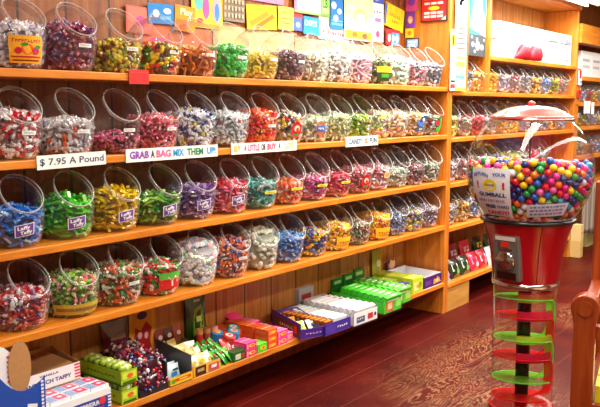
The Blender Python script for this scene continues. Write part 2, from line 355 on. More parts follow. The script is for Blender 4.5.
# small candy base shapes as triangle arrays (unit length ~1 along x)
def tri(fs):
    out = []
    for f in fs:
        for i in range(1, len(f) - 1): out.append((f[0], f[i], f[i + 1]))
    return out
def rings_shape(rings, n):
    vs = []; fs = []; part = []
    for x, ry, rz, pt in rings:
        for i in range(n): a = 2 * PI * (i + .5) / n; vs.append((x, ry * math.cos(a), rz * math.sin(a))); part.append(pt)
    m = len(rings)
    for j in range(m - 1):
        for i in range(n): fs.append((j * n + i, (j + 1) * n + i, (j + 1) * n + (i + 1) % n, j * n + (i + 1) % n))
    fs.append(tuple(range(n))); fs.append(tuple(reversed(range((m - 1) * n, m * n))))
    return np.array(vs, float), np.array(tri(fs)), np.array(part)
def ico_shape(sub, sc=(1, 1, 1)):
    bm = bmesh.new(); bmesh.ops.create_icosphere(bm, subdivisions=sub, radius=.5)
    vs = np.array([v.co[:] for v in bm.verts]) * np.array(sc); fs = np.array([[v.index for v in f.verts] for f in bm.faces]); bm.free()
    return vs, fs, np.zeros(len(vs), int)
SHP = {
    'twist': rings_shape([(-.48, .22, .03, 1), (-.29, .06, .05, 1), (-.23, .2, .18, 0), (0, .25, .22, 0), (.23, .2, .18, 0), (.29, .06, .05, 1), (.48, .22, .03, 1)], 5),
    'bar': rings_shape([(-.5, .2, .02, 1), (-.38, .2, .02, 1), (-.33, .2, .14, 0), (.33, .2, .14, 0), (.38, .2, .02, 1), (.5, .2, .02, 1)], 4),
    'stick': rings_shape([(-.5, .12, .12, 1), (.5, .12, .12, 1)], 6),
    'ball': ico_shape(2), 'lowball': ico_shape(1), 'nugget': ico_shape(1, (1, .75, .6)), 'slab': rings_shape([(-.5, .4, .12, 0), (.5, .4, .12, 0)], 4)}
_rng = np.random.default_rng(7)
def rot_mats(n, rng, flat=False):
    q = rng.normal(size=(n, 4))
    if flat: q[:, 1:3] *= .35
    q /= np.linalg.norm(q, axis=1)[:, None]; w_, x, y, z = q.T
    return np.stack([np.stack([1 - 2 * (y * y + z * z), 2 * (x * y - z * w_), 2 * (x * z + y * w_)], -1), np.stack([2 * (x * y + z * w_), 1 - 2 * (x * x + z * z), 2 * (y * z - x * w_)], -1), np.stack([2 * (x * z - y * w_), 2 * (y * z + x * w_), 1 - 2 * (x * x + y * y)], -1)], 1)
def tri_mesh(name, V, F, C, mat, smooth=False):
    me = bpy.data.meshes.new(name); me.vertices.add(len(V)); me.vertices.foreach_set('co', V.astype(np.float32).ravel())
    me.loops.add(len(F) * 3); me.loops.foreach_set('vertex_index', F.astype(np.int32).ravel())
    me.polygons.add(len(F)); me.polygons.foreach_set('loop_start', np.arange(0, len(F) * 3, 3, dtype=np.int32))
    me.polygons.foreach_set('use_smooth', np.full(len(F), bool(smooth)))
    me.update(calc_edges=True)
    ca = me.color_attributes.new('Col', 'FLOAT_COLOR', 'POINT'); ca.data.foreach_set('color', C.astype(np.float32).ravel()); me.materials.append(mat); return me
def thin(P, d, cap):
    keep = []
    for p in P:
        if len(keep) >= cap: break
        if not keep or ((np.array(keep) - p) ** 2).sum(1).min() > d * d: keep.append(p)
    return np.array(keep)
def pile_points(fill, size, rng, cap, slope=0.0):
    """points just inside the jar's wall below the fill line, and on the top of the heap"""
    n = 5000
    m_ = n // 2
    t = rng.uniform(.04, .95, m_); ph = rng.uniform(0, 2 * PI, m_); a = S(t, ph, 1.0, -size * (.44 if size > .035 else .5) )
    r = np.sqrt(rng.uniform(0, 1, n - m_)) * .105; ph = rng.uniform(0, 2 * PI, n - m_)
    b = np.stack([r * np.cos(ph), r * np.sin(ph), fill + .006 + rng.uniform(-.02, .0, n - m_) + (.085 - r) * .25], -1); b[:, 1] = np.where(b[:, 1] > 0, b[:, 1] * 1.22, b[:, 1]) + .014
    lim = fill + slope * a[:, 1]; a = a[a[:, 2] < lim]; P = np.concatenate([a, b]); rng.shuffle(P)
    # keep the heap's top under the sloping shoulder
    zz = P[:, 2] / 1.14 - .112; yy = np.minimum(P[:, 1], (P[:, 1] + .06) / 1.22 - .06) - .012
    ok = ((zz < 0) | (P[:, 0] ** 2 + yy ** 2 + zz ** 2 < (.114 - size * .36) ** 2))  & (-yy * .731 + zz * .682 < .072)
    P = P[ok & (P[:, 2] > size * .3)]
    return thin(P, size * .40, cap)
def make_pile(shape, size, pal, fill, rng, cap, mat):
    """returns (positions, rotations, scales, colour idx)"""
    P = pile_points(fill, size, rng, cap); n = len(P); R_ = rot_mats(n, rng, shape in ('bar', 'slab')); ci = rng.choice(len(pal), n, p=np.array([w_ for _, w_, *_ in pal]) / sum(w_ for _, w_, *_ in pal))
    return P, R_, ci
def pal_rgb(entry):
    a = np.array(lin(entry[0])); b = np.array(lin(entry[2])) if len(entry) > 2 else a * .7 + .3 * np.array([.9, .9, .9]); return a, b
def pile_mesh(shape, size, pal, P, R_, ci, rng, core_fill, mat=M_wrap, core=True):
    bv, bf, bp = SHP[shape]; n = len(P); Vs = []; Fs = []; Cs = []
    if n:
        V = np.einsum('nij,vj->nvi', R_, bv * size) + P[:, None, :]
        A = np.array([pal_rgb(e) for e in pal]); col = np.where(bp[None, :, None] == 0, A[ci, 0][:, None, :], A[ci, 1][:, None, :]) * rng.uniform(.75, 1.15, (n, 1, 1))
        F = bf[None] + (np.arange(n) * len(bv))[:, None, None]; Vs.append(V.reshape(-1, 3)); Fs.append(F.reshape(-1, 3)); Cs.append(col.reshape(-1, 3))
    if core:
        k = 12; ts = [.03, .12, .25, .4, .5, .6, .75, .9]; rows = [S(t, np.arange(k) * 2 * PI / k, .78) for t in ts]; rows = [np.stack([r[:, 0], r[:, 1], np.clip(r[:, 2] + .006, 0, core_fill - .004)], -1) for r in rows]
        V = np.concatenate(rows + [np.array([[0, 0, core_fill]])]); F = []
        for j in range(len(ts) - 1):
            for i in range(k): F += [(j * k + i, j * k + (i + 1) % k, (j + 1) * k + (i + 1) % k), (j * k + i, (j + 1) * k + (i + 1) % k, (j + 1) * k + i)]
        for i in range(k): F.append(((len(ts) - 1) * k + i, (len(ts) - 1) * k + (i + 1) % k, len(ts) * k))
        base = sum(len(v) for v in Vs); Vs.append(V); Fs.append(np.array(F) + base); m = sum(np.array(lin(e[0])) * e[1] for e in pal) / sum(e[1] for e in pal); Cs.append(np.tile(m * .45, (len(V), 1)))
    V = np.concatenate(Vs); F = np.concatenate(Fs); C3 = np.clip(np.concatenate(Cs), 0, 1); C4 = np.concatenate([C3, np.ones((len(C3), 1))], 1)
    return tri_mesh('candy_pile', V, F, C4, mat)
def jar_sheet(t0, t1, p0, p1):
    """maps u,v in -1..1 to the jar's outer wall; p in degrees, -90 faces the aisle, u runs left to right as seen from the aisle"""
    def f(u, v, e=.0012):
        ph = math.radians(p0 + (u + 1) / 2 * (p1 - p0)); z = .2 * (t0 + (v + 1) / 2 * (t1 - t0)); tt = np.linspace(.02, 1, 60)
        return tuple(S(float(np.interp(z, S(tt, ph)[:, 2], tt)), ph, 1, e))
    return f
def sticker(jar, name, kind, p=-100):
    mb = MB()
    if kind == 'price':      # small white printed price sticker
        f = jar_sheet(.46, .53, p - 2, p + 28); rect(mb, f, -1, 1, -1, 1, 'f6f4f0', 6, 2)
        g = lambda u, v: f(u, v, .002)
        for v in (.3, -.3): rect(mb, g, -.8, .7, v - .12, v + .1, '8a8a92', 5)
    elif kind == 'taffy':    # purple and white fruit chew emblem
        f = jar_sheet(.20, .50, p - 17, p + 23); g = lambda u, v: f(u, v, .0016); h = lambda u, v: f(u, v, .0032)
        poly = [(-1, -.7), (-.2, -.9), (.9, -.5), (1, .5), (.5, .9), (-.6, .6), (-1, .1)]
        tl = lambda q, k: (lambda u, v: q(u * k, (v + .22 * u) * k * .78))
        rect(mb, tl(f, .98), -1, 1, -1, 1, 'f4eef6', 8, 6); rect(mb, tl(g, .88), -1, 1, -1, 1, '6c3f98', 8, 6)
        put_text(mb, 'Laffy', tl(h, .9), .85, 'ffffff', 1.35, .03, cy=.42, cx=-.12)
        put_text(mb, 'Taffy', tl(h, .9), .85, 'ffffff', 1.35, .03, cy=-.42, cx=.12)
    elif kind == 'yellowstrip':
        f = jar_sheet(.40, .47, p - 14, p + 32); rect(mb, f, -1, 1, -1, 1, 'f2e23a', 6)
        g = lambda u, v: f(u, v, .002); rect(mb, g, -.7, .7, -.25, .15, '8a7a20', 5)
    elif kind == 'orangelabel':
        f = jar_sheet(.1, .60, p - 34, p + 36); g = lambda u, v: f(u, v, .0018); h = lambda u, v: f(u, v, .0026)
        rect(mb, f, -1, 1, -1, 1, 'f2a818', 8, 5); rect(mb, g, -.9, .9, -.6, -.48, 'b81c10', 8)
        put_text(mb, '~abcdefghij', g, .42, 'a81810', 1.6, .02, cy=.62)
        disc(mb, g, 0, 0, .34, .4, 'e8501c'); disc(mb, h, -.5, -.1, .2, .25, 'c81430'); disc(mb, h, .5, -.1, .22, .28, 'c01850'); disc(mb, h, .62, .18, .2, .14, '2f8a30'); disc(mb, h, -.15, .35, .2, .12, '2f8a30')
        rect(mb, g, -.8, .8, -.84, -.74, '8a2a10', 8)
    elif kind == 'diamond':
        f = jar_sheet(.12, .6, p - 20, p + 20); g = lambda u, v: f(u, v, .0018)
        mb.add([f(*q) for q in [(0, -1), (1, 0), (.7, .8), (-.7, .8), (-1, 0)]], [(0, 1, 2, 3, 4)], 'f08a50'); rect(mb, g, -.8, .8, -.2, .4, '2a6ac8', 4)
        put_text(mb, '~abcd', lambda u, v: f(u, v, .0026), .5, 'ffffff', 1.0, .04, cy=.1)
    elif kind == 'redfruit':
        f = jar_sheet(.15, .6, p - 20, p + 22); g = lambda u, v: f(u, v, .0018); disc(mb, f, 0, 0, .9, .95, 'd81c24'); disc(mb, g, 0, .1, .45, .4, 'f8d8b0'); disc(mb, lambda u, v: f(u, v, .0026), .05, -.05, .25, .28, 'd81c24')
        rect(mb, g, -.5, .3, -.7, -.5, '2f9a38', 3)
    elif kind == 'tag':
        f = jar_sheet(.40, .58, p - 8, p + 24); rect(mb, f, -1, 1, -1, 1, 'f0c878', 4, 2); g = lambda u, v: f(u, v, .002)
        for v in (.4, 0, -.4): rect(mb, g, -.7, .7, v - .1, v + .1, 'b06a40', 4)
    elif kind == 'bluefig':
        f = jar_sheet(.15, .72, p - 30, p + 30); g = lambda u, v: f(u, v, .0018)
        mb.add([f(*q) for q in [(-1, -1), (.6, -1), (.5, -.5), (0, -.4), (.9, .3), (.8, 1), (-.2, .9), (-.4, .4), (-.9, .3), (-.5, -.3)]], [(0, 1, 2, 3, 8, 9), (3, 4, 5, 6, 7, 8)], '2a78d8'); disc(mb, g, .2, .45, .25, .25, 'f8e8e0'); disc(mb, g, -.2, -.7, .3, .12, 'f0c820')
    elif kind == 'greenC':
        f = jar_sheet(.12, .72, p - 24, p + 30); n = 18; vs = []
        for i in range(n): a = -2.2 + 4.2 * i / (n - 1); vs += [f(.9 * math.cos(a), .95 * math.sin(a)), f(.45 * math.cos(a), .5 * math.sin(a))]
        mb.add(vs, [(2 * i, 2 * i + 2, 2 * i + 3, 2 * i + 1) for i in range(n - 1)], '38c020'); disc(mb, f, -.3, 0, .35, .32, 'd81830'); disc(mb, f, -.2, .75, .3, .2, 'f4f4f8')
    elif kind == 'redlabel':
        f = jar_sheet(.16, .54, p - 28, p + 30); g = lambda u, v: f(u, v, .0018); rect(mb, f, -1, 1, -1, .2, 'd8261c', 6, 3); rect(mb, f, -1, 1, .2, 1, '58b83a', 6, 3)
        mb.add([g(*q) for q in [(-.8, -.5), (-.2, .5), (.1, .0), (.5, .6), (.8, -.2), (.2, -.7)]], [tuple(range(6))], 'f4f0ec'); put_text(mb, '~abcd', lambda u, v: f(u, v, .0026), .5, 'c81818', 1.0, .03)
    elif kind == 'band':
        f = jar_sheet(.08, .30, p - 60, p + 60); rect(mb, f, -1, 1, -1, 1, 'c8a83a', 12, 2); rect(mb, lambda u, v: f(u, v, .002), -.9, .9, -.3, .3, '8a6a2a', 12)
    elif kind == 'yelred':
        f = jar_sheet(.10, .42, p - 34, p + 34); rect(mb, f, -1, 1, -1, 1, 'f4c418', 8, 2); g = lambda u, v: f(u, v, .002)
        put_text(mb, '~abcde', g, .9, 'c82018', 1.4, .04)
    elif kind == 'yelgreen':
        f = jar_sheet(.10, .55, p - 34, p + 34); rect(mb, f, -1, 1, -1, .2, '20421c', 8, 3); rect(mb, f, -1, 1, .2, 1, 'f0c818', 8, 2); rect(mb, lambda u, v: f(u, v, .002), -.5, .5, -.5, 0, '4aa028', 4)
    elif kind == 'whitecard':
        f = jar_sheet(.12, .56, p - 22, p + 22); rect(mb, f, -1, 1, -1, 1, 'f4f2ee', 5, 3); g = lambda u, v: f(u, v, .002)
        for v in (.5, .1, -.3): rect(mb, g, -.6, .6, v - .08, v + .08, '9a9aa2', 4)
    return mb.build(name, M_paper, jar)
WR = '#wrap'
# palettes: (desc, shape, size, fill, [(col, weight, col2)...], sticker or None)
K_ = {}
def J(desc, shape, size, fill, pal, st=None): return (desc, shape, size, fill, pal, st)
ROWA = [  # top shelf, left to right
 J('purple and white wrapped candies behind an orange fruit label', 'twist', .042, .15, [('efe8f2', 4, 'ffffff'), ('8a78b0', 2, 'e8e0f0')], 'orangelabel'),
 J('maroon and purple wrapped candies', 'twist', .042, .17, [('8a1c3c', 4, 'c88098'), ('b03050', 2, 'e0a0b0'), ('6a3070', 2, 'b090c0')], 'price'),
 J('yellow, green and brown candies', 'nugget', .03, .12, [('e8c818', 4), ('8a9a18', 3), ('7a3a18', 3), ('f0e060', 2)], 'price'),
 J('yellow and red fruit shaped candies', 'nugget', .034, .12, [('f4d018', 4), ('d82818', 3), ('5a3018', 2), ('3aa030', 1)], 'price'),
 J('orange brown candy sticks', 'stick', .05, .11, [('c85818', 4, 'e88838'), ('8a3a14', 3, 'c86828')], 'price'),
 J('bright green wrapped candies', 'nugget', .034, .14, [('28c848', 5), ('60e070', 2), ('109030', 2)], 'price'),
 J('yellow wrapped candies', 'twist', .04, .11, [('f0d020', 5, 'f8f0a0'), ('c8a010', 2, 'f0e080')], 'price'),
 J('dark purple brown candies', 'nugget', .028, .11, [('4a2a38', 4), ('7a5068', 3), ('a890a0', 1)], 'price'),
 J('clear and cream wrapped candies', 'twist', .04, .12, [('e8e4d0', 4, 'ffffff'), ('d0c8a8', 2, 'f0f0e8')]),
 J('white and black striped candies', 'twist', .04, .14, [('f4f4f2', 5, 'ffffff'), ('3a3a3c', 2, 'e0e0e0')]),
 J('pink and mauve candy rolls', 'stick', .045, .13, [('d890b0', 3, 'f0c8d8'), ('a86088', 2, 'e0b0c8'), ('f0d8c0', 2, 'ffffff')]),
 J('dark candies behind a yellow and green label', 'nugget', .032, .12, [('3a3a30', 3), ('7a8a50', 2), ('b8b890', 1)], 'yelgreen'),
 J('pale mint wrapped candies', 'twist', .04, .14, [('c8e8d0', 4, 'f4fff8'), ('f0f4ee', 3, 'ffffff'), ('88c8a0', 1, 'e0f8e8')]),
 J('pink and grey wrapped candies', 'twist', .04, .12, [('e8607c', 3, 'f8b0c0'), ('606070', 3, 'a0a0b0'), ('d8d0d8', 1, 'ffffff')]),
 J('dark grey and silver candies', 'nugget', .03, .12, [('585868', 3), ('a8a8b8', 3), ('d8d0e0', 1)]),
]
ROWB = [
 J('white candies with red wrappers on top', 'twist', .04, .16, [('f2eef0', 4, 'ffffff'), ('c81828', 3, 'f0d0d4'), ('5a2a44', 1, 'c0b0b8')], 'price'),
 J('grey and white wrapped candies and two orange ones', 'twist', .042, .13, [('d8d4da', 4, 'f4f4f6'), ('b0a8c0', 2, 'f0f0f8'), ('e8581c', .5, 'f8a060'), ('a01818', .4, 'c04040')], 'price'),
 J('dark rose sour candies', 'nugget', .024, .07, [('a03858', 4), ('d86888', 3), ('5a1c30', 2)], 'price'),
 J('rosy red wrapped candies', 'twist', .038, .14, [('c83850', 4, 'f0a0b0'), ('e87088', 3, 'f8c0c8'), ('a02038', 2, 'e08090')], 'price'),
 J('white and navy wrapped candies', 'twist', .04, .16, [('e8eaf0', 4, 'ffffff'), ('28388a', 3, 'd8dcf0'), ('e8d828', .5, 'f8f0a0')]),
 J('silvery white wrapped mints', 'twist', .038, .15, [('dfe6ea', 5, 'ffffff'), ('a8b8c0', 2, 'f0f8ff'), ('d04050', .6, 'f0d0d0')]),
 J('glossy red and orange candies', 'nugget', .034, .16, [('e02018', 4), ('f07818', 4), ('c01018', 2)], 'price'),
 J('black, white and yellow candies', 'twist', .038, .15, [('1c1c20', 3, '505058'), ('f4f4f0', 3, 'ffffff'), ('f0d018', 2, 'f8f0a0'), ('d01828', 1, 'f0b0b0')], 'redfruit'),
 J('pale clear candies behind an orange and blue label', 'twist', .036, .12, [('d8e0c8', 4, 'f8fff0'), ('b8d0a0', 2, 'f0ffe8'), ('f0c0b0', 1, 'fff0e8')], 'diamond'),
 J('pale green and lemon candies', 'twist', .036, .14, [('c8d890', 3, 'f0f8d8'), ('e8e8a8', 3, 'fffff0'), ('a0b880', 2, 'e0f0d0')]),
 J('green and lime candies', 'nugget', .03, .13, [('88b828', 4), ('c8d848', 3), ('4a7828', 2), ('e8e8d0', 1)]),
 J('mixed pastel yellow, pink and green candies', 'twist', .036, .15, [('f0e058', 3, 'fff8c0'), ('e890a0', 2, 'f8d8e0'), ('90c870', 2, 'e0f8d0'), ('f4f0e8', 2, 'ffffff')]),
 J('peach and cream wrapped candies', 'twist', .036, .15, [('f0b888', 4, 'f8e8d0'), ('f4ecd8', 3, 'ffffff'), ('d88858', 1, 'f0c8a8')]),
 J('peach wrapped candies behind a blue cut-out figure', 'twist', .036, .14, [('f0b070', 4, 'f8e0c0'), ('e8d0a0', 2, 'fff0e0'), ('b0a080', 1, 'e8e0d0')], 'bluefig'),
 J('cherry candies behind a green curl label', 'nugget', .03, .12, [('d0d4d0', 3), ('a02030', 2), ('708868', 2)], 'greenC'),
]
ROWC = [
 J('blue wrapped fruit chews', 'bar', .045, .13, [('1878d8', 5, '60b0f0'), ('0a50b0', 3, '4090e0'), ('a8d0f0', .6, 'ffffff')], 'taffy'),
 J('lime green wrapped fruit chews', 'bar', .045, .15, [('3cc81c', 5, '90e860'), ('1c9010', 3, '60c840'), ('b0f080', .6, 'ffffff')], 'taffy'),
 J('yellow wrapped fruit chews', 'bar', .045, .16, [('f4d010', 5, 'f8e860'), ('d0a008', 2, 'f0d030'), ('705010', .6, 'c0a030')], 'taffy'),
 J('dark green and lime wrapped fruit chews', 'bar', .042, .12, [('3a9a28', 4, '80c860'), ('1c5a18', 3, '508a40'), ('98d838', 2, 'e0f8c0')], 'taffy'),
 J('purple wrapped fruit chews', 'bar', .042, .14, [('5a2c88', 4, '9a70c0'), ('8a60b0', 3, 'd0b8e8'), ('c8b8d8', 1, 'ffffff')], 'taffy'),
 J('red and pink wrapped fruit chews', 'bar', .042, .14, [('d81838', 4, 'f08098'), ('f070a0', 3, 'f8c8d8'), ('f4e8ec', 1, 'ffffff')], 'taffy'),
 J('teal wrapped candies with a yellow strip', 'bar', .04, .13, [('20b8b0', 4, '90e8e0'), ('108078', 3, '60c0b8'), ('e0f0f0', 1, 'ffffff')], 'yellowstrip'),
 J('red and orange candies with a yellow strip', 'twist', .038, .11, [('d83010', 4, 'f09060'), ('f07020', 3, 'f8b080'), ('f0e8e0', 1, 'ffffff')], 'yellowstrip'),
 J('magenta wrapped candies with a yellow strip', 'bar', .038, .12, [('d83890', 4, 'f0a0d0'), ('a81868', 3, 'e070b0'), ('f0d8e8', 2, 'ffffff')], 'yellowstrip'),
 J('crimson wrapped candies with a yellow strip', 'bar', .038, .12, [('d01030', 4, 'f06080'), ('f04868', 3, 'f8a0b0'), ('e8d0d4', 1, 'ffffff')], 'yellowstrip'),
 J('pink candies behind a round red fruit label', 'twist', .036, .14, [('d86078', 4, 'f0b8c0'), ('a83850', 2, 'e090a0'), ('f0d0d0', 1, 'ffffff')], 'redfruit'),
 J('pink and white candies with a tan tag', 'twist', .036, .14, [('e87890', 3, 'f8d0d8'), ('f4ecee', 3, 'ffffff'), ('b03048', 2, 'e8a0b0')], 'tag'),
 J('silver and sage wrapped candies', 'twist', .036, .11, [('b8c8b8', 4, 'e8f4e8'), ('70907a', 2, 'c8e0d0'), ('e8ece8', 2, 'ffffff')]),
 J('maroon and grey wrapped candies', 'twist', .036, .12, [('8a3848', 4, 'd0a0a8'), ('908890', 3, 'd8d4d8'), ('50242c', 1, 'a08088')]),
 J('grey-green wrapped candies', 'twist', .036, .12, [('90a088', 4, 'd8e0d0'), ('586850', 2, 'a8b8a0'), ('c8c8c0', 2, 'ffffff')]),
]
ROWD = [
 J('maroon, red and white wrapped candies', 'twist', .042, .13, [('a81830', 4, 'e0a0a8'), ('d83020', 2, 'f0b0a0'), ('e8e0e8', 2, 'ffffff'), ('6a4070', 1, 'b0a0c0')]),
 J('green, lime and pink candies with a mustard band', 'twist', .04, .15, [('78b828', 4, 'd0e8a0'), ('c8d888', 2, 'f8ffe0'), ('e07078', 2, 'f8c8c8'), ('3a6818', 2, '90b068')], 'band'),
 J('orange, green and brown wrapped candies', 'twist', .04, .15, [('e05820', 3, 'f8b090'), ('3a8a38', 3, 'a0d090'), ('7a4a28', 2, 'c0a080'), ('e8e0d0', 1, 'ffffff')], 'price'),
 J('mixed red candies behind a red and white jelly label', 'nugget', .032, .13, [('d82018', 4), ('3a9a30', 3), ('f4f0ec', 2), ('6a2018', 1)], 'redlabel'),
 J('heaped white pastel candies', 'lowball', .03, .19, [('f4f4f6', 6), ('f0c0c8', 1), ('c0d0f0', 1), ('d0f0c8', 1)]),
 J('orange and indigo wrapped candies', 'twist', .038, .17, [('f07028', 4, 'f8c098'), ('40387a', 3, 'b0a8d0'), ('c82828', 1, 'f0a0a0'), ('f0e0d8', 1, 'ffffff')], 'price'),
 J('cream and clear round mints', 'lowball', .028, .19, [('e4e8d8', 6), ('c8d0b8', 3), ('f8fff0', 2)]),
 J('bright blue wrapped candies', 'twist', .038, .14, [('2878d0', 4, 'a0c8f0'), ('68a8e8', 3, 'd8ecff'), ('1848a0', 1, '6090d0')]),
 J('navy and yellow wrapped candies', 'nugget', .032, .13, [('1c3a88', 4), ('f0c820', 3), ('4870b8', 2), ('e8682c', 1)]),
 J('yellow and orange candies behind a yellow chews label', 'nugget', .034, .14, [('f4c010', 4), ('f08818', 2), ('f8e070', 2), ('b03818', 1)], 'yelred'),
 J('grey, green and rust candies', 'twist', .036, .13, [('9aa090', 3, 'd8dcd0'), ('58804a', 2, 'b8d0a8'), ('b85038', 2, 'e8b0a0')]),
 J('orange wrapped candies behind a yellow label', 'nugget', .034, .15, [('f4a018', 4), ('f0c838', 3), ('d85818', 1)], 'yelred'),
 J('slate blue wrapped candies', 'twist', .036, .13, [('50689a', 4, 'b0c0e0'), ('98a8c0', 3, 'e0e8f4'), ('30406a', 1, '8090b0')]),
 J('purple, green and yellow candies', 'nugget', .03, .14, [('7a5a9a', 3), ('70a048', 2), ('e8d020', 2), ('c8c0d8', 2)]),
 J('mauve and grey wrapped candies', 'twist', .036, .13, [('9080a0', 4, 'd8d0e0'), ('686878', 2, 'b8b8c8'), ('d8d0d8', 2, 'ffffff')]),
]
ROWE = [  # jars beyond the upright: palettes reused in turn, with their own descriptions
 J('red candies', 'nugget', .034, .14, [('d02038', 5), ('90182c', 2), ('e87080', 1)]),
 J('white and slate candies', 'twist', .036, .13, [('d8d8e0', 3, 'ffffff'), ('404868', 3, '9098b0')]),
 J('golden yellow candies', 'twist', .036, .14, [('f0b828', 4, 'f8e0a0'), ('f08820', 1, 'f8c890'), ('d8c8a0', 1, 'fff8e8')]),
 J('amber and yellow candies', 'nugget', .034, .14, [('f0a820', 4), ('f8d850', 3), ('c87820', 1)]),
 J('clear and lilac candies', 'twist', .036, .13, [('d8d0e8', 4, 'ffffff'), ('8878a8', 2, 'd0c8e0')]),
 J('maroon and white candies', 'twist', .036, .13, [('8a1c38', 4, 'd8a0b0'), ('e8e0e8', 3, 'ffffff')]),
 J('silver and grey candies', 'twist', .036, .14, [('b8b8c0', 4, 'f0f0f4'), ('707080', 2, 'c0c0d0')]),
 J('gold and brown candies', 'nugget', .034, .13, [('d8a028', 4), ('7a5020', 2), ('e8d8a0', 2)]),
 J('blue and white candies', 'twist', .036, .13, [('2868c8', 4, 'a8c8f0'), ('e0e8f4', 3, 'ffffff')]),
 J('green and yellow candies', 'nugget', .034, .14, [('88a838', 4), ('e8d840', 3), ('b03040', 1)]),
 J('pink and green candies', 'twist', .036, .13, [('c84868', 3, 'f0b0c0'), ('70986a', 3, 'c8e0c0'), ('e0e0d8', 2, 'ffffff')]),
]
ORD = ['first', 'second', 'third', 'fourth', 'fifth', 'sixth', 'seventh', 'eighth', 'ninth', 'tenth', 'eleventh', 'twelfth', 'thirteenth', 'fourteenth', 'fifteenth']
CAMP = np.array([0, -2.54, 1.495])
_indiv = 0
_cand_me = {}
SH_WORD = {'twist': ('wrapped_candy', 'twist-wrapped candy'), 'bar': ('wrapped_candy', 'bar-shaped wrapped chew'), 'nugget': ('candy_nugget', 'glossy candy'), 'stick': ('candy_stick', 'candy stick'), 'lowball': ('round_candy', 'round candy'), 'ball': ('round_candy', 'round candy')}
def make_jar(spec, x, y, z, place, group, rowname, rng, nind=0, cap=150, detail=2, sx=1.0):
    desc, shape, size, fill, pal, st = spec
    size *= 1.0
    loc = (x, y, z + .001); rz = float(rng.uniform(-.12, .05))
    lab = fit(['clear jar of {}, ' + place, 'jar of {}, ' + place, '{} jar, ' + place], desc)
    j = thing('candy_jar', lab, 'candy jar', loc, (0, 0, rz), group)
    j.scale = (sx, 1, 1); link('body', jar_body_me, j); r = link('rim', jar_rim_me, j)
    if detail > 1: link('neck_ring', jar_neck_me, r)
    if st and detail: sticker(j, 'price_sticker' if st == 'price' else 'label_sticker', st)
    if shape == 'nugget': cap = int(cap * 1.6)
    if rowname == 'top shelf' and x > 3.3: fill += .025
    P, R_, ci = make_pile(shape, size, pal, fill, rng, cap, M_wrap)
    if nind:
        c, s = math.cos(rz), math.sin(rz); W = np.stack([P[:, 0] * c - P[:, 1] * s, P[:, 0] * s + P[:, 1] * c, P[:, 2]], -1)
        d = CAMP - np.array(loc); d[2] *= .6; d /= np.linalg.norm(d); order = np.argsort(-(W @ d)); pick = order[:nind]
        nm, wd = SH_WORD[shape]; cols = {}
        for k in pick:
            key = (shape, size, pal[ci[k]])
            if str(key) not in _cand_me:
                A = pal_rgb(pal[ci[k]]); bv, bf, bp = SHP[shape]; C = np.where(bp[:, None] == 0, A[0][None], A[1][None]); C = np.concatenate([C, np.ones((len(C), 1))], 1)
                _cand_me[str(key)] = tri_mesh(nm, bv * size, bf, C, M_wrap)
            Rz = Matrix.Rotation(rz, 3, 'Z') @ Matrix([list(map(float, q)) for q in R_[k]])
            o = link(nm, _cand_me[str(key)], None, tuple(Vector(loc) + Vector([float(q) for q in W[k]])), Rz.to_euler())
            tag(o, f'{cname(pal[ci[k]][0])} {wd} in the {place_short(place)}', 'candy', f'candies in the {place_short(place)}')
        m = np.ones(len(P), bool); m[pick] = False; P, R_, ci = P[m], R_[m], ci[m]
    me = pile_mesh(shape, size, pal, P, R_, ci, rng, max(.05, fill - .012))
    o = link('candy_pile', me, None, (x, y, z + .002), (0, 0, rz)); o.scale = (sx, 1, 1)
    lab = fit(['heap of {} inside the ' + place_short(place), '{} filling the ' + place_short(place)], desc)
    tag(o, lab, 'candy', None, 'stuff')
def place_short(p):
    if p.startswith('cut off'): return 'jar ' + p
    p = p.replace(' from the left on the', ' jar of the').replace(' from the upright in the', ' jar from the upright,')
    return p
def fit(forms, desc):
    cut = [desc]
    for w_ in (' behind', ' with', ' on top', ' and two'): 
        if w_ in desc: cut.append(desc.split(w_)[0])
    for d in cut:
        for f in forms:
            t = f.format(d)
            if len(t.split()) <= 16: return t
    return ' '.join(forms[-1].format(cut[-1].replace(' wrapped', '').replace(' and', ',')).split()[:16])
def cname(h):
    import colorsys
    r, g, b = (int(h[i:i + 2], 16) / 255 for i in (0, 2, 4)); hh, l, s = colorsys.rgb_to_hls(r, g, b)
    if s < .18 or l > .88: return 'white' if l > .75 else ('grey' if l > .25 else 'black')
    hh *= 360; base = 'red' if hh < 14 or hh > 345 else 'orange' if hh < 38 else 'yellow' if hh < 66 else 'green' if hh < 165 else 'teal' if hh < 190 else 'blue' if hh < 250 else 'purple' if hh < 295 else 'pink'
    if base == 'orange' and l < .35: base = 'brown'
    return ('pale ' if l > .72 else 'dark ' if l < .28 and base != 'brown' else '') + base
names = ['top shelf', 'second shelf', 'third shelf', 'fourth shelf']
rng = np.random.default_rng(11)
for r, row in enumerate([ROWA, ROWB, ROWC, ROWD]):
    for k, spec in enumerate(row):
        x = 1.68 + .2375 * k - .0005 * k * k + (.032 * max(0, 1 - k / 10) if r == 0 else -.012 * max(0, 1 - k / 4) if r == 2 else 0) + float(rng.uniform(-.003, .003)); y = .100 + float(rng.uniform(-.003, .005))
        make_jar(spec, x, y, LEV[r], f'{ORD[k]} from the left on the {names[r]}', f'candy jars on the {names[r]}', names[r], rng, 25 if k < 3 else 0, 330 if k < 6 else 240, 2 if k < 9 else 1, .975 if k > 7 else 1)
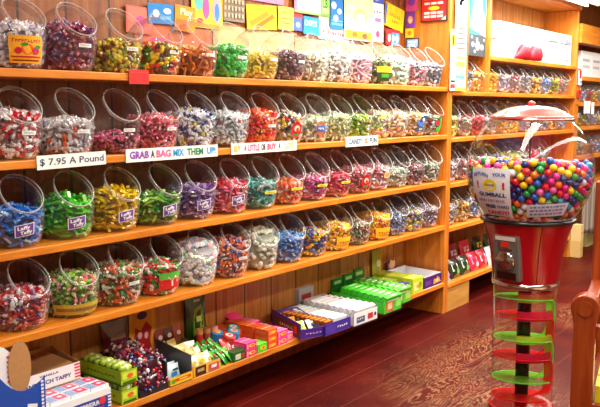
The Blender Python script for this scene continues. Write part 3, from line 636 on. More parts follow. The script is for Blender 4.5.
# jars just outside the frame on the left lean into view on two shelves
for r, x in ((0, 1.46), (1, 1.462), (3, 1.463)):
    make_jar([ROWE[1], ROWE[0], ROWE[0], ROWE[5]][r], x, .12, LEV[r], f'cut off by the left edge on the {names[r]}', f'candy jars on the {names[r]}', names[r], rng, 0, 110, 1)
n2 = ['upper row', 'second row', 'third row', 'fourth row']
for r in range(4):
    off = [0, 9, 4, 6][r]
    for k in range(11):
        x = 5.215 + .236 * k
        if r == 3 and k > 5 or r == 2 and k > 8: continue
        spec = ROWE[(k + off) % 11]
        make_jar(spec, x, .12, LEV2[r], f'{ORD[k]} from the upright in the {n2[r]} behind the gumball machine', 'candy jars on the shelf unit behind the gumball machine', '', rng, 0, 150, 1)
for r, (z, nn) in enumerate(((1.545, 8), (1.30, 8), (1.0, 6))):
    for k in range(nn):
        x = 7.99 + .2 * k + .02
        spec = ROWE[(k * 3 + r + 5) % 11]; sc = .8
        t = thing('candy_jar', f'small far jar of {spec[0]}, {ORD[k]} past the end panel, {["upper", "middle", "lower"][r]} row', 'candy jar', (x, .12, z + .001), (0, 0, 0), 'small jars on the far shelf unit'); t.scale = (sc, sc, sc)
        link('body', jar_body_me, t); link('rim', jar_rim_me, t)
        P, R_, ci = make_pile(spec[1], spec[2], spec[4], spec[3] * .9, rng, 60, M_wrap)
        o = link('candy_pile', pile_mesh(spec[1], spec[2], spec[4], P, R_, ci, rng, spec[3] * .85), None, (x, .12, z + .002)); o.scale = (sc, sc, sc)
        tag(o, f'heap of {spec[0]} in the {ORD[k]} far {["upper", "middle", "lower"][r]} jar', 'candy', None, 'stuff')

# ------------------------------------------------------------------ signs on the shelf edges
def sign(name, label, cat, x0, x1, z0, z1, y, col, draw, rot=0, th=.003, edge=None):
    w_, h_ = x1 - x0, z1 - z0; t = thing(name, label, cat, ((x0 + x1) / 2, y, (z0 + z1) / 2), (0, rot, 0))
    MB().box(-w_ / 2, w_ / 2, -th, 0, -h_ / 2, h_ / 2, col, {'+z': edge or col}).build('board', M_paper, t)
    mb = MB(); fn = lambda u, v, k=0: (u * w_ / 2, -th - .0008 - k, v * h_ / 2); draw(mb, fn, w_, h_)
    if mb.v: mb.build('printing', M_paper, t)
    return t
def txt(mb, fn, w_, h_, s, cx, cy, hh, ww, col, bold=.02):
    """text centred at cx,cy (in -1..1), hh cap height and ww width in metres"""
    vs, fs, wd = text_geo(s, bold); sx = ww / wd; sy = hh / .7
    mb.add([fn(cx + 2 * x * sx / w_, cy + 2 * y * sy / h_, .0005) for x, y in vs], fs, col)
sign('price_sign', 'white paper price sign reading $ 7.95 A Pound on the second shelf edge', 'sign', 1.70, 2.018, 1.264, 1.317, -.006, 'f6f4ee',
     lambda mb, fn, w_, h_: txt(mb, fn, w_, h_, '$ 7.95 A Pound', 0, 0, .025, .295, '20386a', .01), -.015)
def draw_grab(mb, fn, w_, h_):
    for s_, cx, ww, c in [('GRAB', -.74, .105, '8a4ab8'), ('A', -.47, .022, '303038'), ('BAG', -.24, .084, 'f060a0'), ('MIX', .085, .066, '30a0d8'), ('THEM', .46, .103, '208a58'), ('UP!', .84, .058, '2a98e0')]: txt(mb, fn, w_, h_, s_, cx, 0, .029, ww, c, .04)
sign('shelf_sign', 'long white sign reading GRAB A BAG MIX THEM UP! in coloured letters', 'sign', 2.122, 2.67, 1.266, 1.321, -.006, 'f8f6f0', draw_grab)
def draw_little(mb, fn, w_, h_):
    for s_, cx, ww, c in [('BUY', -.83, .05, 'd8b838'), ('A', -.61, .016, '404048'), ('LITTLE', -.36, .086, 'f05898'), ('OR', -.07, .034, '303038'), ('BUY', .19, .072, 'e83868'), ('A', .43, .018, '404048'), ('LOT', .75, .075, 'f0c040')]: txt(mb, fn, w_, h_, s_, cx, 0, .029, ww, c, .04)
sign('shelf_sign', 'white sign reading BUY A LITTLE OR BUY A LOT in coloured letters', 'sign', 2.765, 3.275, 1.268, 1.320, -.006, 'f8f6f0', draw_little)
def draw_fun(mb, fn, w_, h_):
    for s_, cx, ww, c in [('CANDY', -.42, .15, '607890'), ('IS', .25, .03, 'a08040'), ('FUN', .68, .08, '506488')]: txt(mb, fn, w_, h_, s_, cx, 0, .03, ww, c, .04)
sign('shelf_sign', 'short white sign with grey outlined CANDY letters on the second shelf edge', 'sign', 3.74, 4.09, 1.265, 1.323, -.006, 'f4f4f0', draw_fun)
sign('shelf_tag', 'small plain red tag on the top shelf edge', 'tag', 2.148, 2.255, 1.590, 1.649, -.008, 'e01818', lambda mb, fn, w_, h_: rect(mb, fn, -.9, .9, .55, .65, 'f04848'), th=.004)
def pack_tag(label, x, z0, z1):
    sign('hanging_pack', label, 'pack', x, x + .075, z0, z1, -.004, 'e8e4ec', lambda mb, fn, w_, h_: (rect(mb, fn, -1, .6, -.1, 1, 'e01820'), disc(mb, fn, -.1, .45, .4, .3, 'f46a60'), rect(mb, fn, -.9, .9, -.75, -.4, '8898c8')), th=.012)
MB().box(-.02, .10, .006, .022, 1.52, 1.87, 'ffffff').build('end_trim', M_woodz, u3)
pack_tag('red and white packet pinned to the far end panel', 7.785, 1.71, 1.85)
sign('hanging_pack', 'small dark red packet below the red and white packet', 'pack', 7.785, 7.86, 1.585, 1.66, -.004, 'a81818', lambda mb, fn, w_, h_: rect(mb, fn, -.8, .8, 0, .5, '701018'), th=.01)
# red sign on the side panel (faces left)
t = thing('red_sign', 'dark-framed red sign with white and yellow lines on the upright', 'sign', (5.021, .115, 2.185))
MB().box(-.012, 0, -.105, .105, -.095, .095, '3a2018').build('frame', M_card, t)
mb = MB(); fs_ = side(-.0125, 0, 0); rect(mb, fs_, -.095, .095, -.085, .085, 'c81c18'); g = side(-.0125, 0, 0, .002)
for v in (.065, .03, -.035, -.06):
    for q in range(3): rect(mb, g, -.075 + q * .052, -.032 + q * .052, v - .007, v + .008, 'f4ece4')
disc(mb, g, 0, -.003, .045, .014, 'f0c828'); mb.add([g(.06, -.085), g(.095, -.085), g(.095, -.06)], [(0, 1, 2)], 'f4e8d8'); mb.build('printing', M_card, t)
# tall displays in front of the upright
def strip(label, x0, x1, z0, z1, y, bands):
    def d(mb, fn, w_, h_):
        for u0, u1, v0, v1, c in bands: rect(mb, fn, u0, u1, v0, v1, c)
    return sign('display_card', label, 'display card', x0, x1, z0, z1, y, 'f6f6f4', d, th=.006)
strip('tall white display card with red, yellow and blue bars on the upright', 5.085, 5.262, LEV2[0] + .001, 2.38, -.012,
      [(-.85, .85, .55, .98, 'e8f2f8'), (-.3, .5, .62, .9, 'e89088'), (-.5, .1, .50, .62, '9ab8e0'), (-.2, .4, .2, .38, 'c88878')] + [(-.8, .8, .12 - .09 * i, .155 - .09 * i, 'd85a58') for i in range(5)] +
      [(-.8, .8, -.42, -.36, 'f0a060'), (-.8, .8, -.56, -.46, 'f4d848'), (-.8, .8, -.68, -.6, 'f8e890'), (-.8, .8, -.78, -.71, '58b8e8'), (-.8, .8, -.88, -.82, 'a8d8f0'), (-1, 1, -1, -.94, 'c8d838')])
strip('narrow card with a yellow-green tab and red foot left of the barred card', 5.008, 5.078, LEV2[0] + .001, 2.03, -.020,
      [(-1, 1, .45, .85, 'd8e020'), (-.4, .2, .5, .8, '4a7020'), (-1, 1, -.75, -.45, 'a8e0d8'), (-1, 1, -.92, -.78, 'e02838'), (-1, 1, -.72, -.66, 'e8f0a0')])
MB().box(.235, .27, .0, .02, LEV2[0], 2.42, 'ffffff').build('divider_strip', M_woodz, u2)
def d_rocket(mb, fn, w_, h_):
    rect(mb, fn, -1, 1, .1, 1, '2ab8c8'); rect(mb, fn, -1, 1, -1, -.42, '384048'); g = lambda u, v: fn(u, v, .0006); h = lambda u, v: fn(u, v, .0012)
    mb.add([g(*p) for p in [(-.9, .0), (-.5, .35), (-.35, .9), (.35, .9), (.45, .3), (.9, .1), (.9, -.3), (-.9, -.2)]], [tuple(range(8))], 'f0f4f6'); disc(mb, h, -.05, .2, .3, .12, 'c8b0b8')
    mb.add([h(*p) for p in [(-1, -.16), (1, -.36), (1, -.46), (-1, -.26)]], [(0, 1, 2, 3)], 'ffffff')
    for u, v, r_ in [(-.6, -.7, .22), (.55, -.75, .24), (-.1, -.55, .15), (-.75, -.5, .14), (.8, -.55, .12), (-.35, -.88, .15)]: disc(mb, h, u, v, r_, r_ * .35, '8898a0')
    disc(mb, h, 0, -.72, .28, .13, 'e8a8a0')
sign('poster', 'tall teal poster with a white shape and dark lower part between the uprights', 'poster', 5.40, 5.675, 1.875, 2.42, .03, '2ab8c8', d_rocket, th=.006)
# ------------------------------------------------------------------ posters and cards above the top shelf
YW = WB - .003
def boxprint(*shapes):
    def d(mb, fn, w_, h_):
        for i, s_ in enumerate(shapes):
            f2 = (lambda k: lambda u, v: fn(u, v, k))(.0004 * i)
            if s_[0] == 'r': rect(mb, f2, s_[1], s_[2], s_[3], s_[4], s_[5])
            elif s_[0] == 'd': disc(mb, f2, s_[1], s_[2], s_[3], s_[4], s_[5])
            elif s_[0] == 'p': mb.add([f2(*q) for q in s_[1]], [tuple(range(len(s_[1])))], s_[2])
            elif s_[0] == 't': 
                vs, fs, wd = text_geo(s_[1], .03); mb.add([f2(s_[2] + x * s_[4] / wd, s_[3] + y * s_[5] / .7) for x, y in vs], fs, s_[6])
    return d
POST = [
 ('salmon sheet behind the fourth to seventh top jars', 2.50, 3.02, 1.66, 1.89, 'd8704c', 0, boxprint(('d', -.4, .2, .3, .3, 'e84898'), ('d', .3, 0, .35, .3, 'f0a858'), ('r', -.9, .9, -.9, -.7, 'f8b090'))),
 ('cream sheet with faint yellow shapes behind the middle top jars', 3.03, 3.72, 1.66, 1.925, 'd8bc88', 0, boxprint(('d', -.6, .1, .25, .4, 'f0d870'), ('d', .2, -.2, .3, .4, 'f4c8a0'), ('r', -.9, .9, .6, .8, 'f8e090'), ('d', .75, .2, .15, .3, 'f0a890'))),
 ('pale peach sheet behind the ninth to twelfth top jars', 3.73, 4.60, 1.66, 1.905, 'd8a880', 0, boxprint(('d', -.5, 0, .2, .4, 'f8f0e0'), ('d', .1, .1, .22, .4, 'f4c8b0'), ('r', -.9, .9, -.8, -.6, 'f0c090'))),
 ('pinkish sheet behind the last top jars', 4.61, 4.99, 1.66, 1.92, 'd08868', 0, boxprint(('d', 0, .2, .5, .4, 'f0e0d8'), ('r', -.8, .8, -.6, -.3, 'e89070'))),
 ('large cream poster above the chocolate card', 3.97, 4.20, 2.0, 2.35, 'faf4d8', 0, boxprint(('r', -.9, .9, .5, .9, 'f8e890'))),
 ('pink card with a purple sweet, leftmost of the wall cards', 2.44, 2.60, 1.84, 1.965, 'f0685c', .02, boxprint(('r', -.9, .9, -.9, .9, 'f08070'), ('d', .1, -.1, .4, .4, 'e848a0'))),
 ('blue and white wavy card beside the pink one', 2.57, 2.74, 1.895, 1.99, '2a88d8', -.03, boxprint(('d', -.4, 0, .25, .4, 'e8f4ff'), ('r', -.1, .7, -.6, -.2, '60b8f0'), ('d', .45, .3, .3, .3, 'f4f8ff'))),
 ('orange card with cream letters', 2.74, 2.88, 1.87, 1.995, 'f09820', .05, boxprint(('r', -.9, .2, -.9, -.1, 'e87018'), ('t', 'Play', .1, .5, 1.2, .5, 'fff0c8'))),
 ('yellow comic card with pink and blue figures', 2.87, 3.10, 1.90, 2.13, 'f6d838', 0, boxprint(('d', -.55, .1, .28, .35, '68c8c0'), ('d', -.1, -.1, .22, .5, 'd858a8'), ('d', .6, -.15, .3, .6, 'f0a8c0'), ('d', .6, -.25, .16, .4, '3888e0'), ('r', -.9, .9, -.95, -.8, 'e89828'), ('d', -.5, -.7, .2, .12, 'e84838'))),
 ('grey speckled card behind yellow boxes', 3.10, 3.27, 1.95, 2.16, '8a7a68', 0, boxprint(*[('r', -.9 + .3 * i, -.75 + .3 * i, -.8 + .35 * j, -.6 + .35 * j, 'c8b8a0') for i in range(6) for j in range(5)])),
 ('yellow card showing two chocolate bars', 3.28, 3.54, 1.925, 2.06, 'f4cc18', -.06, boxprint(('p', [(-.9, -.4), (.3, .5), (.5, .2), (-.7, -.75)], 'd89010'), ('p', [(-.5, -.7), (.7, .3), (.85, .0), (-.3, -.95)], 'b87010'))),
 ('pale yellow card with brown lines', 3.55, 3.69, 1.94, 2.07, 'f6e060', 0, boxprint(('r', -.7, .7, -.1, .05, 'c88a30'), ('r', -.7, .7, -.5, -.35, 'c88a30'), ('r', -.6, .6, .4, .6, 'f0a830'))),
 ('pink and purple swirl card near the ceiling', 3.27, 3.62, 2.08, 2.25, 'f090b8', 0, boxprint(('d', -.5, 0, .35, .6, '58b8e0'), ('d', .2, -.1, .3, .6, 'c83898'), ('d', .7, .2, .25, .5, '7848b0'))),
 ('red and blue small card', 3.70, 3.79, 1.945, 2.06, '4868c0', 0, boxprint(('r', -.9, .9, .3, .95, 'e83838'), ('d', 0, -.4, .5, .3, '88a8e8'))),
 ('bright blue card with white DOTS lettering', 3.795, 3.955, 1.93, 2.035, '1c90e0', .02, boxprint(('t', 'DOTS', -.1, .25, 1.5, .6, 'ffffff'), ('d', .2, -.7, .6, .2, '20b0d8'))),
 ('white card with a pink and green edge above the blue card', 3.70, 3.96, 2.05, 2.22, 'f8f8f8', 0, boxprint(('r', -1, -.8, -1, 1, 'f090c0'), ('r', -1, 1, -1, -.85, '90d870'), ('r', -.4, .5, .1, .3, 'e8e8f0'))),
 ('long white card with red letters and blue dots', 3.96, 4.30, 1.912, 1.995, 'f4f4f4', .03, boxprint(('t', 'Charms', 0, .1, 1.5, .6, 'e03858'), ('r', -.9, .5, -.95, -.75, '50a0d8'))),
 ('green framed card with the letters LB', 3.975, 4.07, 2.055, 2.20, '70d850', 0, boxprint(('r', -.75, .75, -.8, .8, 'b0f088'), ('t', 'LB', 0, 0, 1.1, .7, '189028'))),
 ('blue card with pink, green and white sweets', 4.075, 4.21, 1.985, 2.17, '1878d0', 0, boxprint(('d', -.5, .55, .4, .25, 'f0f0f8'), ('d', .4, .2, .4, .2, 'c8e8d8'), ('d', -.2, -.3, .4, .25, 'f0b8d0'), ('r', -.9, .9, -.75, -.6, '60b0e8'), ('r', -.9, .9, -.5, -.42, '60b0e8'))),
 ('cream poster with a yellow arch and small fruit', 4.22, 4.56, 1.93, 2.24, 'f8f0b8', 0, boxprint(('d', .1, -.05, .45, .35, 'f4e080'), ('d', .1, -.1, .33, .26, 'fbf4cc'), ('d', -.5, .3, .15, .1, 'e8c8e0'), ('r', -.9, .9, -.95, -.62, 'f4c020'), ('d', -.3, -.78, .2, .12, 'e86820'), ('d', .4, -.8, .2, .12, 'd84848'), ('r', -.9, .2, .6, .7, 'd8e8d0'))),
 ('tall white card with blue top and small dark letters', 4.57, 4.72, 1.94, 2.27, 'f6f4f4', 0, boxprint(('r', -1, 1, .55, 1, '3858c8'), ('d', -.2, .75, .4, .12, '98b8f0'), ('t', '~abc', 0, .2, 1.3, .15, '28408a'), ('r', -.5, .5, -.2, -.05, 'c070c0'), ('d', 0, -.7, .35, .15, 'd84878'))),
 ('tilted yellow card with red writing on a blue back', 4.73, 4.99, 2.04, 2.20, 'f6cc10', .16, boxprint(('t', '~abcdef', .05, .15, 1.1, .28, 'c83818'), ('t', '~abc', .1, -.35, .6, .28, 'c83818'), ('r', -1, -.85, -.9, .9, '2a68d0'))),
 ('red and blue card with four small pale figures', 4.74, 4.93, 1.925, 2.035, 'd82830', 0, boxprint(('r', -.2, .9, -.95, .6, '3a90d8'), ('d', -.55, -.1, .2, .5, 'f4e8e0'), ('d', .0, -.1, .18, .45, 'f0d0c0'), ('d', .55, -.1, .2, .5, 'f4f0f0'))),
]
for i, (lab, x0, x1, z0, z1, c, r_, d) in enumerate(POST): sign('wall_card', lab, 'wall card', x0, x1, z0, z1, YW if i < 5 else YW - .005 - .005 * (i % 4), c, d, r_)
def sidecard(label, y0, y1, z0, z1, c, d, k=0):
    t = thing('wall_card', label, 'wall card', (5.0215 - k, (y0 + y1) / 2, (z0 + z1) / 2)); w_, h_ = y1 - y0, z1 - z0
    MB().box(-.003, 0, -w_ / 2, w_ / 2, -h_ / 2, h_ / 2, c).build('board', M_paper, t); mb = MB(); d(mb, lambda u, v, k=0: (-.0038 - k, -u * w_ / 2, v * h_ / 2), w_, h_); mb.build('printing', M_paper, t)
sidecard('purple card with an orange round sweet on the upright', .27, .345, 2.06, 2.17, '7838b0', boxprint(('d', 0, 0, .55, .5, 'f0a060'), ('d', 0, -.1, .3, .25, 'f8e0c0')))
sidecard('small dark-framed blue card on the upright', .235, .34, 1.915, 1.985, '283040', boxprint(('r', -.85, .85, -.75, .75, '88b8e8'), ('r', -.6, .6, .1, .4, 'f0f4f8'), ('r', -.6, .4, -.4, -.15, 'd8e8f4')))
sidecard('little yellow card beneath the purple one', .28, .345, 1.99, 2.055, 'f4d020', boxprint(('d', 0, 0, .5, .5, 'e88018')))
sidecard('pink and violet card at the top of the upright', .25, .345, 2.18, 2.31, 'd84898', boxprint(('d', 0, 0, .6, .5, '8040b8')))
# ------------------------------------------------------------------ boxes on top of the second unit
def carton(name, label, cat, x0, x1, y0, y1, z0, z1, col, draw=None, dside=None, group=None, rz=0, top=None, mat=None, dtop=None):
    w_, d_, h_ = x1 - x0, y1 - y0, z1 - z0; t = thing(name, label, cat, (x0 + w_ / 2, y0 + d_ / 2, z0), (0, 0, rz), group)
    MB().box(-w_ / 2, w_ / 2, -d_ / 2, d_ / 2, 0, h_, col, {'+z': top or col}).build('carton', mat or M_card, t, bevel=.0015)
    MB().box(-w_ / 2 + .002, w_ / 2 - .002, -.002, .002, h_ - .0002, h_ + .0008, 'd8d4cc' if col[0] in 'ef' else col).build('lid_seam', M_card, t)
    for dr, nm, fn in ((draw, 'front_print', lambda u, v, k=0: (u * w_ / 2, -d_ / 2 - .001 - k, h_ / 2 + v * h_ / 2)), (dside, 'side_print', lambda u, v, k=0: (-w_ / 2 - .001 - k, -u * d_ / 2, h_ / 2 + v * h_ / 2)), (dtop, 'top_print', lambda u, v, k=0: (u * w_ / 2, v * d_ / 2, h_ + .001 + k))):
        if dr:
            mb = MB(); dr(mb, fn, w_, h_); mb.build(nm, M_card, t)
    return t
q = 0
for lay in range(2):
    for k in range(5):
        x0 = 5.94 + k * .357; gy = k >= 3
        rows = [('r', -.7, .5, .3 - .3 * i, .38 - .3 * i, '485468' if gy else '606c7c') for i in range(3)] + [('r', .6, .7, -.7, .7, '505864')]
        if lay == 1 and gy: rows += [('r', -.9, .9, -.2, .35, '78889c'), ('d', -.4, .1, .3, .3, 'c8d0d8')]
        sd = boxprint(('r', -.5, -.42, -.6, .6, '9098a0')) if k == 0 else None
        carton('white_box', f'white printed carton on the high shelf, {ORD[k]} from the left, {"upper" if lay else "lower"} layer', 'box', x0, x0 + .342, .05, .33, 1.888 + lay * .147, 1.888 + lay * .147 + .142, 'ccd0d6', boxprint(*rows), sd, 'white cartons on the high shelf')
mb = MB(); vs = []; n1, n2_ = 26, 12      # red two-lobed plush shape
for i in range(n1):
    u = i / (n1 - 1); x = (u - .5) * .60; r_ = .006 + .058 * (abs(math.sin(PI * min(1, max(0, (u - .14) / .86)) * 2)) ** 1.1) * (1 if u > .5 else .85) * (1 if u > .14 else 0) + .004 + (.018 if u > .1 else .01 * u * 10)
    r_ = min(r_, .066) if i not in (0, n1 - 1) else .004
    for j in range(n2_): a = 2 * PI * j / n2_; vs.append((x, .6 * r_ * math.cos(a), .075 * (1 if True else 0) - .010 + .5 * 0 + r_ * math.sin(a) * .95 - (.066 - r_) * .9))
mb.add(vs, [(i * n2_ + j, (i + 1) * n2_ + j, (i + 1) * n2_ + (j + 1) % n2_, i * n2_ + (j + 1) % n2_) for i in range(n1 - 1) for j in range(n2_)] + [tuple(range(n2_))[::-1]], 'd8142c')
tag(mb.build('plush_lips', M_matte, None, (6.50, .005 + .0, 1.888), smooth=True), 'red two-humped soft shape lying before the white cartons', 'ornament')
for k in range(3):
    carton('white_box', f'white printed carton on top of the far unit, {ORD[k]} from the left', 'box', 8.05 + k * .34, 8.38 + k * .34, .06, .3, 1.801, 2.06, 'eef0f2', boxprint(('r', -.7, .6, .2, .4, 'a8b0bc'), ('r', -.7, .6, -.3, -.1, 'b8c0c8')), None, 'white cartons on the far unit')
for k, (x, z) in enumerate([(8.09, 1.44), (8.20, 1.44), (8.33, 1.43)]):
    sign('price_card', f'blank white price card on the far shelf edge, {ORD[k]} from the left', 'price card', x - .04, x + .045, z - .01, z + .115, .012, 'f6f6f2', lambda mb, fn, w_, h_: rect(mb, fn, -.6, .6, .3, .45, 'c8c8c8'))

# ------------------------------------------------------------------ goods on the bottom shelf
ZS = LEV[4]; ZS2 = LEV2[4]
def place(t, x, y, z, rz=0): t.location = (x, y, z); t.rotation_euler = (0, 0, rz); return t
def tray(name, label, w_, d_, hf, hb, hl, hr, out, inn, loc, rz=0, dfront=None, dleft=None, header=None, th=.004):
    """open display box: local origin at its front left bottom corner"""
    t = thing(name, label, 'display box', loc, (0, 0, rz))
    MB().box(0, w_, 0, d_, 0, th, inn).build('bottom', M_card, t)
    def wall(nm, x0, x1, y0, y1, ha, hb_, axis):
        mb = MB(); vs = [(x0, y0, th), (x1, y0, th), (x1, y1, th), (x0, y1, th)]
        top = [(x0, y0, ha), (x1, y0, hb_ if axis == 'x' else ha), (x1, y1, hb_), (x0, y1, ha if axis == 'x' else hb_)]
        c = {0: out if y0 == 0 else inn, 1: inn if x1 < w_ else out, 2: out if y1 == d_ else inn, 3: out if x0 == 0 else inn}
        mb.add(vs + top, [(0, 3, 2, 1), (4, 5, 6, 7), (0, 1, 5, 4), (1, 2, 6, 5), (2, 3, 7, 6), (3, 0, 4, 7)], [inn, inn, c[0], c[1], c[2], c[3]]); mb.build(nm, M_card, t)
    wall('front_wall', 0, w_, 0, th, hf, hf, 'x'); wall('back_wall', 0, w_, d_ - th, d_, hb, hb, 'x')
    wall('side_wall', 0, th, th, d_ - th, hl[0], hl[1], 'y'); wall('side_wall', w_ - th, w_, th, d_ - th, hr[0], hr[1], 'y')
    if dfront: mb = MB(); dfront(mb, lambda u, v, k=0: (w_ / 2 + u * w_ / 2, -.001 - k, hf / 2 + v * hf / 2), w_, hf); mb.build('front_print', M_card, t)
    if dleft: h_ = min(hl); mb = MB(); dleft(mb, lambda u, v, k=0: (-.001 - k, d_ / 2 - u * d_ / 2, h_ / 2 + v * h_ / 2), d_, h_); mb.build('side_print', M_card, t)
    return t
def kids_copy(t, loc, rz=None, label=None):
    c = t.copy(); COL.objects.link(c); c.location = loc
    if rz is not None: c.rotation_euler = (0, 0, rz) if not hasattr(rz, '__len__') else rz
    if label: c['label'] = label
    for ch in list(t.children):
        d = ch.copy(); COL.objects.link(d); d.parent = c
    return c
def pack(name, label, cat, w_, d_, h_, col, group, pf=None, pt=None, ps=None, cols=None, mat=None):
    """small printed packet, origin at base centre"""
    t = thing(name, label, cat, (0, 0, 0), (0, 0, 0), group)
    MB().box(-w_ / 2, w_ / 2, -d_ / 2, d_ / 2, 0, h_, col, cols).build('carton', mat or M_card, t)
    for dr, nm, fn in ((pf, 'front_print', lambda u, v, k=0: (u * w_ / 2, -d_ / 2 - .0008 - k, h_ / 2 + v * h_ / 2)), (ps, 'side_print', lambda u, v, k=0: (-w_ / 2 - .0008 - k, -u * d_ / 2, h_ / 2 + v * h_ / 2)), (pt, 'top_print', lambda u, v, k=0: (u * w_ / 2, v * d_ / 2, h_ + .0008 + k))):
        if dr: mb = MB(); dr(mb, fn, w_, h_); mb.build(nm, M_card, t)
    return t
def row(t, pts, rz=0):
    place(t, *pts[0]); t.rotation_euler = (0, 0, rz) if not hasattr(rz, '__len__') else rz
    for p in pts[1:]: kids_copy(t, p, rz)
def pouch(name, label, cat, w_, h_, d_, col, loc, rz=0, tilt=0, draw=None, group=None, mat=None, cols2=None):
    """pillow packet standing upright, origin at base centre, crimped top and bottom"""
    t = thing(name, label, cat, loc, (-tilt, 0, rz), group); nu, nv = 8, 9; vs = []
    for sgn in (-1, 1):
        for j in range(nv + 1):
            v = j / nv
            for i in range(nu + 1):
                u = i / nu * 2 - 1; th_ = d_ / 2 * (max(0, 1 - u * u)) ** .5 * max(0, math.sin(PI * min(1, max(0, (v - .06) / .88)))) ** .6 + .001
                vs.append((u * w_ / 2 * (1 - .06 * math.sin(PI * v)), sgn * th_ + .002 * math.sin(9 * u + 14 * v) * (0 < i < nu and 0 < j < nv), v * h_))
    fs = []; m = (nu + 1) * (nv + 1)
    for k in (0, 1):
        for j in range(nv):
            for i in range(nu):
                q = [k * m + j * (nu + 1) + i, k * m + j * (nu + 1) + i + 1, k * m + (j + 1) * (nu + 1) + i + 1, k * m + (j + 1) * (nu + 1) + i]; fs.append(tuple(q if k == 0 else q[::-1]))
    cc = [col] * len(fs)
    if cols2:
        for k, f in enumerate(fs):
            jj = (k % (nu * nv)) // nu / nv
            for lo, hi, c in cols2:
                if lo <= jj < hi: cc[k] = c
    MB().add(vs, fs, cc).build('wrapper', mat or M_wrap, t, smooth=True)
    if draw:
        mb = MB(); draw(mb, lambda u, v, k=0: (u * w_ / 2, -(d_ / 2 * (max(0, 1 - u * u)) ** .5 * max(0, math.sin(PI * min(1, max(0, ((v + 1) / 2 - .06) / .88)))) ** .6 + .0045) - k, (v + 1) / 2 * h_), w_, h_); mb.build('printing', M_card, t)
    return t
# 1 striped taffy displays at the far left
r = random.Random(5)
t = carton('taffy_carton', 'blue and white taffy carton with BLUE RASPBERRY lettering, lower left corner', 'box', 1.50, 1.972, -.05, .25, ZS, .358, '2a4aa8',
           boxprint(('r', -1, 1, .55, 1, 'f4f4f8'), ('t', 'BLUE RASPBERRY', .35, .22, 1.0, .28, 'f4f4f8'), ('t', 'SANDWICH TAFFY', .3, -.3, 1.1, .4, 'e8306a'), ('r', -1, 1, -.85, -.7, 'c83060'), ('d', .82, .3, .07, .25, 'e83848')), None, None, 0, 'f0f0f6')
for k in range(9): MB().box(.222, .238, -.1515, -.1495, .006 + .013 * k, .012 + .013 * k, 'f6f6fa').build('stripe', M_card, t)
p = pack('taffy_packet', 'white taffy packet with pink square and blue stripe on the blue raspberry carton', 'candy', .088, .062, .012, 'f4f2f6', 'taffy packets on the carton',
         None, boxprint(('r', -.95, -.2, -.9, .9, '88a8d8'), ('r', -.1, .9, -.8, .8, 'e8487a'), ('d', .4, 0, .25, .3, 'f4e4ec')))
row(p, [(1.55 + .094 * i, -.012 + .068 * j, .3595) for i in range(5) for j in range(4 if i < 5 else 3) if not (j >= 2 and i < 5)])
t = tray('taffy_carton', 'open white taffy tray with VANILLA lettering and brown card inside', .40, .20, .075, .105, (.075, .105), (.075, .105), 'f2f2f4', 'c0905a', (1.535, .095, .3715), 0,
         boxprint(('t', 'VANILLA', .25, .55, .45, .22, '303a60'), ('t', 'SANDWICH TAFFY', .2, -.2, 1.15, .42, '20306a')))
for k in range(5): MB().box(.372, .399, -.0022, -.001, .012 + .013 * k, .018 + .013 * k, 'e03848').build('stripe', M_card, t)
MB().add([(.02, .03, .07), (.16, .07, .055), (.15, .19, .10), (.03, .19, .11)], [(0, 1, 2, 3)], 'caa06a').add([(.20, .05, .05), (.38, .02, .072), (.36, .19, .095), (.24, .19, .07)], [(0, 1, 2, 3)], 'c09462').build('inner_flap', M_card, t)
t = thing('taffy_display', 'blue stand-up taffy display with studded edge and oval brown card, at left edge', 'display box', (1.50, -.13, ZS))
def curve_pts(x0, x1, z0, ztl, ztr, dip):
    return [(x0, z0), (x1, z0)] + [(x1 + (x0 - x1) * i / 12, ztr + (ztl - ztr) * i / 12 - dip * math.sin(PI * i / 12)) for i in range(13)]
MB().prism(curve_pts(-.12, .115, 0, .42, .285, .085), 0, .004, '2450b0').build('front_panel', M_card, t)
mb = MB()
for i in range(20): mb.box(.097, .107, -.002, -.0005, .006 + i * .0138, .014 + i * .0138, 'f2f4fa')
mb.build('stud_border', M_card, t)
mb = MB(); f_ = lambda u, v, k=0: (u, -.001 - k, v); 
for k in range(6): mb.add([f_(-.11, .20 - k * .03), f_(.03 + .008 * k, .15 - k * .03), f_(.03 + .008 * k, .142 - k * .03), f_(-.11, .19 - k * .03)], [(0, 3, 2, 1)], 'a8c4f0' if k % 2 else 'e8eefa')
mb.add([f_(.035, .165), f_(.075, .155), f_(.08, .195), f_(.04, .205)], [(0, 1, 2, 3)], 'f0f0f0'); disc(mb, lambda u, v: f_(u, v, .0006), .058, .172, .016, .014, 'c87838'); mb.build('front_print', M_card, t)
MB().add([(.035 + .046 * math.cos(a), .03, .335 + .098 * math.sin(a)) for a in [2 * PI * i / 28 for i in range(28)]] + [(.035 + .046 * math.cos(a), .033, .335 + .098 * math.sin(a)) for a in [2 * PI * i / 28 for i in range(28)]],
         [tuple(range(28)), tuple(reversed(range(28, 56)))] + [(i, 28 + i, 28 + (i + 1) % 28, (i + 1) % 28) for i in range(28)], 'b88858').build('oval_flap', M_card, t)
MB().prism([(-.12, .2), (.01, .28), (.01, .39), (-.02, .42), (-.12, .47)], .036, .04, 'f0f0f4').build('back_panel', M_card, t)
mb = MB(); [mb.box(-.012, .0095, .0335, .0355, .29 + .018 * k, .298 + .018 * k, 'e03848') for k in range(6)]; mb.build('stripe', M_card, t)
MB().box(-.12, .1, .03, .07, 0, .2, '2450b0').build('box_body', M_card, t)
